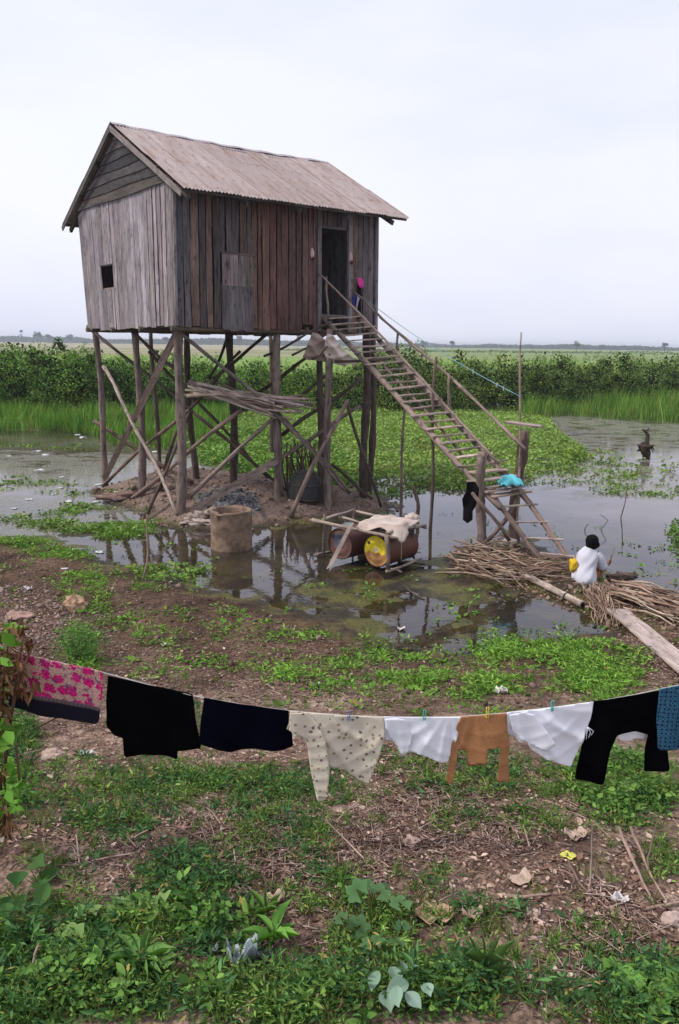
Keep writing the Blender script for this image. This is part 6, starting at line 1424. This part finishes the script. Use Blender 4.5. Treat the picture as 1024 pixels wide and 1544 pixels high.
# floating scraps on the left water
base_me = None
spots = [(62, 729, 16), (45, 760, 14), (22, 768, 10), (92, 744, 8), (82, 752, 10), (105, 762, 16), (95, 733, 9), (70, 703, 14), (150, 734, 16), (160, 720, 10), (125, 665, 14), (118, 658, 10), (60, 697, 10), (135, 795, 18), (155, 793, 14), (167, 806, 12), (40, 790, 8), (115, 829, 14), (20, 812, 9), (188, 675, 16), (210, 700, 10), (235, 698, 12), (15, 705, 9), (80, 784, 9), (145, 760, 12), (175, 742, 10), (98, 858, 12), (150, 835, 16)]
for i, (x, y, w) in enumerate(spots):
    p = G(x, y); p.z = max(p.z, .0); s = (p.y * c_ + (CH - p.z) * s_) / CF
    if i < 3: o = blob('plastic_scrap', p + up * .01, .5, .42, .12, (.60, .62, .62), None, 'scrap', PLAST, 60 + i, 0, .8, sub=2); protos = (protos if i else []) + [o]
    else: o = protos[i % 3].copy(); COL.objects.link(o); o.location = p + up * .01; o.rotation_euler.z = i * 1.7
    o.scale = (w * s * .9, w * s * .9, w * s * .6); tag(o, 'small white plastic scrap lying on the scummy water left of the mound', 'scrap', 'plastic scraps on the left water')
# ================================================================== SINGLE PLANTS IN FRONT
def lobed(nl=5):
    v = [(0, 0, 0)]; K = nl * 4
    for k in range(K + 1):
        a = -math.pi * .42 + (math.pi * 1.84) * k / K - math.pi / 2 + math.pi * .42 - math.pi * .42
        a = math.radians(-70) + math.radians(320) * k / K - math.radians(0); r = .5 * (1 + .16 * math.cos(k / K * nl * 2 * math.pi) + .05 * math.cos(k * 2.9)); v.append((math.sin(a + math.radians(90) + math.pi) * r, .18 + -math.cos(a + math.radians(90) + math.pi) * r, .10 * (r * 2) ** 2 * (1 if k % 2 else .75) - .04))
    return v, [(0, k, k + 1) for k in range(1, K + 1)]
LOB = lobed()
def vine(name, spots_, size, a, b, label, cat='plant', tmpl=LOB, lift=.07):
    t_ = None; P = [G(x, y) for x, y in spots_]; c = sum(P, Vector()) / len(P); t_ = thing(name, c, label, cat); n = len(P)
    pos = np.array([[p.x, p.y, p.z + lift * random.uniform(.6, 1.5)] for p in P]); d = np.stack([RNG.normal(0, .5, n), -np.abs(RNG.normal(.8, .3, n)), RNG.normal(-.1, .2, n)], 1); u = np.stack([RNG.normal(0, .3, n), RNG.normal(-.45, .2, n), np.ones(n)], 1)
    X_, Y_, Z_ = frames(d, u); vc = [.75] + [1 + .12 * (i % 2) for i in range(len(tmpl[0]) - 1)]
    sz_ = size * RNG.uniform(.7, 1.3, n); gc = green(n, a, b, .12)
    for i in range(n): swarm('leaf', tmpl[0], tmpl[1], pos[i:i+1], X_[i:i+1], Y_[i:i+1], Z_[i:i+1], sz_[i:i+1], gc[i:i+1], LEAF, t_, vcol=vc)
    mb = MB(); 
    for i, p in enumerate(P): q = Vector(pos[i]); mb = MB(); mb.ring_tube([Vector((p.x, p.y, p.z - .02)) + Vector((random.uniform(-.03, .03), .03, 0)), q.lerp(p, .4), q - up * .004], .0028, 5, (.12, .20, .06)); mb.build('stem', LEAF, t_, True)
    return t_
OV = [(0, 0, 0)]; 
for k in range(7): OV.append((-.36 * math.sin(math.pi * (k + .6) / 7.2) ** .8, (k + .4) / 7.2, .10 * math.sin(math.pi * (k + .6) / 7.2)))
OV.append((0, 1.0, -.12))
for k in reversed(range(7)): OV.append((.36 * math.sin(math.pi * (k + .6) / 7.2) ** .8, (k + .4) / 7.2, .10 * math.sin(math.pi * (k + .6) / 7.2)))
OVAL = (OV, [tuple([0] + list(range(8, 0, -1))), tuple([0] + list(range(15, 7, -1)))])
vine('lobed_leaf_vine', [(92, 1412), (108, 1425), (132, 1388), (165, 1392), (175, 1378), (205, 1372), (212, 1385), (240, 1372), (247, 1380), (118, 1442), (60, 1448), (140, 1436)], .11, (.13, .22, .06), (.20, .30, .10), 'pale green lobed leaves trailing through the weeds at the lower left', lift=.05)
vine('lobed_leaf_vine', [(550, 1362), (580, 1365), (535, 1385), (600, 1390), (545, 1415), (605, 1415), (575, 1380), (560, 1440), (512, 1420), (598, 1440)], .105, (.06, .13, .05), (.13, .23, .09), 'drooping broad bluish green leaves at the bottom centre', lift=.13)
vine('pale_leaf_plant', [(588, 1484), (604, 1488), (596, 1502), (615, 1512), (640, 1515), (595, 1526), (580, 1518), (610, 1530), (570, 1505), (620, 1494)], .095, (.15, .24, .16), (.24, .34, .27), 'plant with pale grey-green rounded leaves at the bottom centre', tmpl=OVAL, lift=.10)
vine('broad_leaf_plant', [(950, 1480), (975, 1478), (940, 1500), (1010, 1500), (990, 1520), (925, 1470), (1018, 1490)], .13, (.10, .24, .04), (.16, .32, .06), 'bright green broad leaves at the bottom right corner', lift=.06)
vine('broad_leaf_plant', [(30, 1340), (60, 1350), (75, 1362), (20, 1375), (50, 1318), (90, 1325), (10, 1400), (70, 1395), (25, 1440), (8, 1470), (40, 1365)], .12, (.025, .075, .018), (.06, .13, .035), 'dark broad leaved weeds massed at the left edge of the slope', tmpl=OVAL, lift=.10)
vine('lobed_leaf_vine', [(8, 1480), (40, 1492), (15, 1512), (62, 1478), (300, 1400), (180, 1500), (250, 1470)], .11, (.10, .19, .05), (.16, .27, .08), 'scattered lobed leaves low at the bottom left corner', lift=.06)
def rosette(x, y, n, L, wd, a, b, label, up_=.5, name='rosette_plant'):
    p = G(x, y); t_ = thing(name, p, label, 'plant'); an = np.linspace(0, 2 * np.pi, n, endpoint=False) + RNG.uniform(0, .4, n); d = np.stack([np.cos(an), np.sin(an), np.full(n, up_) + RNG.normal(0, .15, n)], 1)
    pos = np.tile(np.array(p) + np.array([0, 0, .02]), (n, 1)) + np.stack([np.zeros(n), np.zeros(n), RNG.random(n) * .08], 1); X_, Y_, Z_ = frames(d, np.array([[0, 0, 1.]]).repeat(n, 0)); l = L * RNG.uniform(.7, 1.15, n)
    sz_ = np.stack([l * wd, l, l * 2.2], 1); gc = green(n, a, b, .1)
    for i in range(n): swarm('leaf', LEAF_T[0], LEAF_T[1], pos[i:i+1], X_[i:i+1], Y_[i:i+1], Z_[i:i+1], sz_[i:i+1], gc[i:i+1], LEAF, t_)
    mb = MB(); mb.ring_tube([p - up * .03, p + up * .11], [.006, .004], 6, (.12, .18, .06)); mb.build('stem', LEAF, t_, True)
rosette(412, 1428, 10, .17, .5, (.12, .27, .05), (.17, .34, .07), 'young bright plant with long pointed leaves right of the grey bag', .9)
rosette(212, 1462, 13, .16, .42, (.10, .22, .05), (.15, .28, .08), 'star-shaped young plant with pointed leaves in the lower left weeds', .5)
rosette(400, 1395, 8, .13, .3, (.10, .20, .04), (.14, .26, .06), 'grassy seedling just behind the young bright plant', .9)
rosette(732, 1480, 9, .20, .14, (.10, .18, .06), (.15, .24, .08), 'tuft with a tall narrow blade at the bottom right of centre', 1.6)
# small bushy shrub on the mud
p = G(122, 1000); t_ = thing('small_shrub', p, 'small feathery shrub on the mud above the floral towel', 'shrub'); n = 1500
q = RNG.normal(0, 1, (n, 3)) * np.array([.13, .13, .14]) + np.array(p) + np.array([0, 0, .24]); q[:, 2] = np.maximum(q[:, 2], p.z + .02)
o = leafcloud('foliage', q, RNG.uniform(.5, 1.2, n) * .05, green(n, (.07, .16, .04), (.15, .27, .08), .25), LEAF, NARROW_T, .3, parent=t_)
mb = MB()
for k in range(9): an = k * .7; mb.pole(p - up * .02, p + Vector((math.cos(an) * .12, math.sin(an) * .12, .42 * random.uniform(.7, 1))), .006, .003, (.14, .13, .07), .02, n=5)
mb.build('stem', POLE, t_, True)
# wilted shrub at the left edge that the line runs into
p = G(4, 1262); t_ = thing('wilted_shrub', p, 'wilted shrub hung with brown dead leaves at the left edge, by the towel', 'shrub')
mb = MB()
def wp_(x, y, Y=4.15): return px(x, y, Y=Y)
for pts in ([(2, 1262), (8, 1150), (4, 1050), (12, 975), (18, 930)], [(8, 1150), (20, 1060), (30, 990), (38, 950)], [(4, 1200), (-20, 1080), (-30, 960)], [(2, 1250), (30, 1180), (24, 1120)], [(8, 1120), (28, 1030), (44, 985)]):
    P = [wp_(x, y, 4.15 + .05 * i) for i, (x, y) in enumerate(pts)]; 
    if pts[0][1] > 1240: P[0] = p - up * .05
    mb.ring_tube(P, [.010 - .0017 * i for i in range(len(P))], 6, (.13, .08, .05), .2)
mb.build('stem', POLE, t_, True)
def leafset(nm, blobs, n, size, a, b, mat, droop):
    w = np.array([bb[2] * bb[3] for bb in blobs], float); pk = RNG.choice(len(blobs), n, p=w / w.sum()); B = np.array(blobs)[pk]
    X = B[:, 0] + RNG.normal(0, .5, n) * B[:, 2]; Yp = B[:, 1] + RNG.normal(0, .5, n) * B[:, 3]; P = np.array([tuple(px(float(x_), float(y_), Y=4.18 + float(RNG.normal(0, .07)))) for x_, y_ in zip(X, Yp)])
    d = np.stack([RNG.normal(0, .5, n), RNG.normal(0, .5, n), RNG.normal(droop, .4, n)], 1); X_, Y_, Z_ = frames(d, RNG.normal(0, 1, (n, 3))); swarm(nm, (NARROW_T if droop < -.5 else LEAF_T)[0], (NARROW_T if droop < -.5 else LEAF_T)[1], P, X_, Y_, Z_, size * RNG.uniform(.6, 1.3, n), green(n, a, b, .3), mat, t_)
leafset('dead_foliage', [(6, 1000, 14, 36), (26, 1005, 12, 26), (2, 1060, 8, 50), (20, 945, 18, 14), (34, 1035, 8, 18), (50, 1022, 5, 14), (-2, 1150, 5, 50), (-25, 1020, 20, 70), (10, 1225, 9, 34), (40, 968, 10, 10)], 620, .072, (.045, .022, .012), (.24, .125, .06), DRY, -.9)
leafset('green_foliage', [(10, 952, 12, 8), (22, 972, 8, 6), (0, 985, 8, 10), (4, 965, 10, 10), (6, 1110, 10, 30), (14, 1180, 14, 40)], 70, .09, (.10, .24, .03), (.16, .33, .05), LEAF, -.1)
# clump plants in the water, right
for (x, y, n, s, l) in ((715, 0, 0, 0, ''), (918, 700, 90, .10, 'lone leafy water plant standing left of the stump'), (955, 720, 50, .09, 'low yellowish water plant just below the stump'), (868, 694, 160, .11, 'bushy water plant at the right tip of the green mat'), (1010, 712, 40, .09, 'tiny tuft of weed in the pond right of the stump')):
    if not n: continue
    p = px(x, y, z=0); t_ = thing('water_plant', p, l, 'water plant'); m = n; q = np.array(p) + RNG.normal(0, 1, (m, 3)) * np.array([.32, .3, .14]) + np.array([0, 0, .2]); q[:, 2] = np.maximum(q[:, 2], .02)
    leafcloud('foliage', q, RNG.uniform(.6, 1.4, m) * s * 1.2, green(m, (.12, .22, .03), (.24, .32, .07), .25), LEAF, LEAF_T, .4, parent=t_)
    mb = MB()
    for k in range(6): mb.pole(p - up * .1, p + Vector((random.uniform(-.25, .25), random.uniform(-.2, .2), random.uniform(.2, .4))), .010, .005, (.10, .12, .05), .03, n=5)
    mb.build('stem', POLE, t_, True)

# ================================================================== FAR TREES
FARLEAF = leaf_mat('far_leaf', .0, 1.0, .0)
def far_tree(x, ybase, ytop, w, Yd, label, kind, name='tree', group='single trees on the plain'):
    b = px(x, ybase, Y=Yd); b.z = .45; tp = px(x, ytop, Y=Yd); Ht = tp.z - b.z; hw = w / 2 * Yd / CF
    t_ = thing(name, b, label, 'tree', group); mb = MB(); mb.pole(b - up * .3, b + up * Ht * .7, Ht * .035, Ht * .02, (.10, .08, .065), Ht * .02, n=6)
    for k in range(5): an = k * 1.3; mb.pole(b + up * Ht * .4, b + up * Ht * .75 + Vector((math.cos(an), math.sin(an), 0)) * hw * .6, Ht * .015, Ht * .006, (.10, .08, .065), Ht * .01, n=5)
    mb.build('trunk', POLE, t_, True)
    m = 900 if kind != 'palm' else 160; lobes = np.stack([RNG.uniform(-.6, .6, 9) * hw, RNG.uniform(-.6, .6, 9) * hw, Ht * RNG.uniform(.5, .9, 9)], 1); lr = RNG.uniform(.25, .45, 9)
    if kind == 'palm': d = nrm(RNG.normal(0, 1, (m, 3))); q = np.array([0, 0, Ht * .92]) + d * hw * .5
    else: pk = RNG.integers(0, 9, m); d = nrm(RNG.normal(0, 1, (m, 3))); q = lobes[pk] + d * (lr[pk] * RNG.uniform(.5, 1.05, m))[:, None] * np.array([hw, hw, Ht * .38])
    q = q + np.array(b); leafcloud('crown', q, RNG.uniform(.6, 1.3, m) * max(hw, Ht * .5) * .16, green(m, (.02, .045, .018), (.045, .08, .028), .3) * np.repeat(RNG.uniform(.6, 1.4, (9, 1)), m // 9 + 1, 0)[:m], FARLEAF, LEAF_T, .3, parent=t_)
far_tree(869, 526, 514, 11, 820, 'rounded lone tree on the plain right of the bamboo pole', 'r')
far_tree(1002, 530, 517, 11, 800, 'lone dark tree on the plain at the far right', 'r')
far_tree(57, 517, 500, 13, 1000, 'tallest tree of the far treeline on the left', 'r')
far_tree(33, 516, 498, 6, 1100, 'slim palm in the far treeline at the left', 'palm', 'palm_tree')
far_tree(75, 516, 503, 12, 1050, 'second tall tree of the treeline on the left', 'r')
far_tree(107, 516, 504, 14, 1050, 'broad tree in the treeline left of the first stilt', 'r')
far_tree(253, 517, 507, 14, 1050, 'broad far tree seen between the left and near stilts', 'r')
far_tree(361, 519, 506, 10, 1000, 'round far tree seen right of the central stilt', 'r')
far_tree(450, 519, 505, 7, 1000, 'narrow far tree seen under the right part of the house floor', 'r')
far_tree(640, 524, 513, 13, 1050, 'broad far tree beyond the hand rail of the stairs', 'r')
far_tree(682, 524, 513, 10, 900, 'round far tree right of the stair support pole', 'r')
far_tree(908, 528, 520, 12, 1100, 'flat wide far tree left of the dark lone tree', 'r')
n = 46000; X = RNG.uniform(-1100, 1100, n); Yf = 1300 + 60 * np.sin(X * .01); hgt = 2.0 + 8 * fbm(X, X * 0 + 3, .02, 4, 9) ** 1.5 + 5 * (X < 0) * fbm(X, X * 0, .008, 2, 19); q = np.stack([X, Yf + RNG.uniform(-15, 15, n), .5 + hgt * RNG.random(n) ** .8], 1)
o = leafcloud('treeline', q, RNG.uniform(2.4, 4.6, n), green(n, (.02, .04, .02), (.04, .07, .03), .3), FARLEAF, LEAF_T, .3, origin=(0, 1300, 0)); tag(o, 'long low blue-green treeline along the horizon', 'treeline', kind='stuff')
n = 5000; X = RNG.uniform(-30, 420, n); Yf = 420 + X * .2; q = np.stack([X, Yf + RNG.uniform(-4, 4, n), .5 + RNG.random(n) * 2.2 * fbm(X, X * 0, .03, 3, 4)], 1)
o = leafcloud('field_hedge', q, RNG.uniform(.5, 1.1, n), green(n, (.07, .12, .03), (.12, .18, .05), .3), LEAF, LEAF_T, .3, origin=(200, 480, 0)); tag(o, 'faint scrubby hedge across the right field far behind the bushes', 'hedge', kind='stuff')
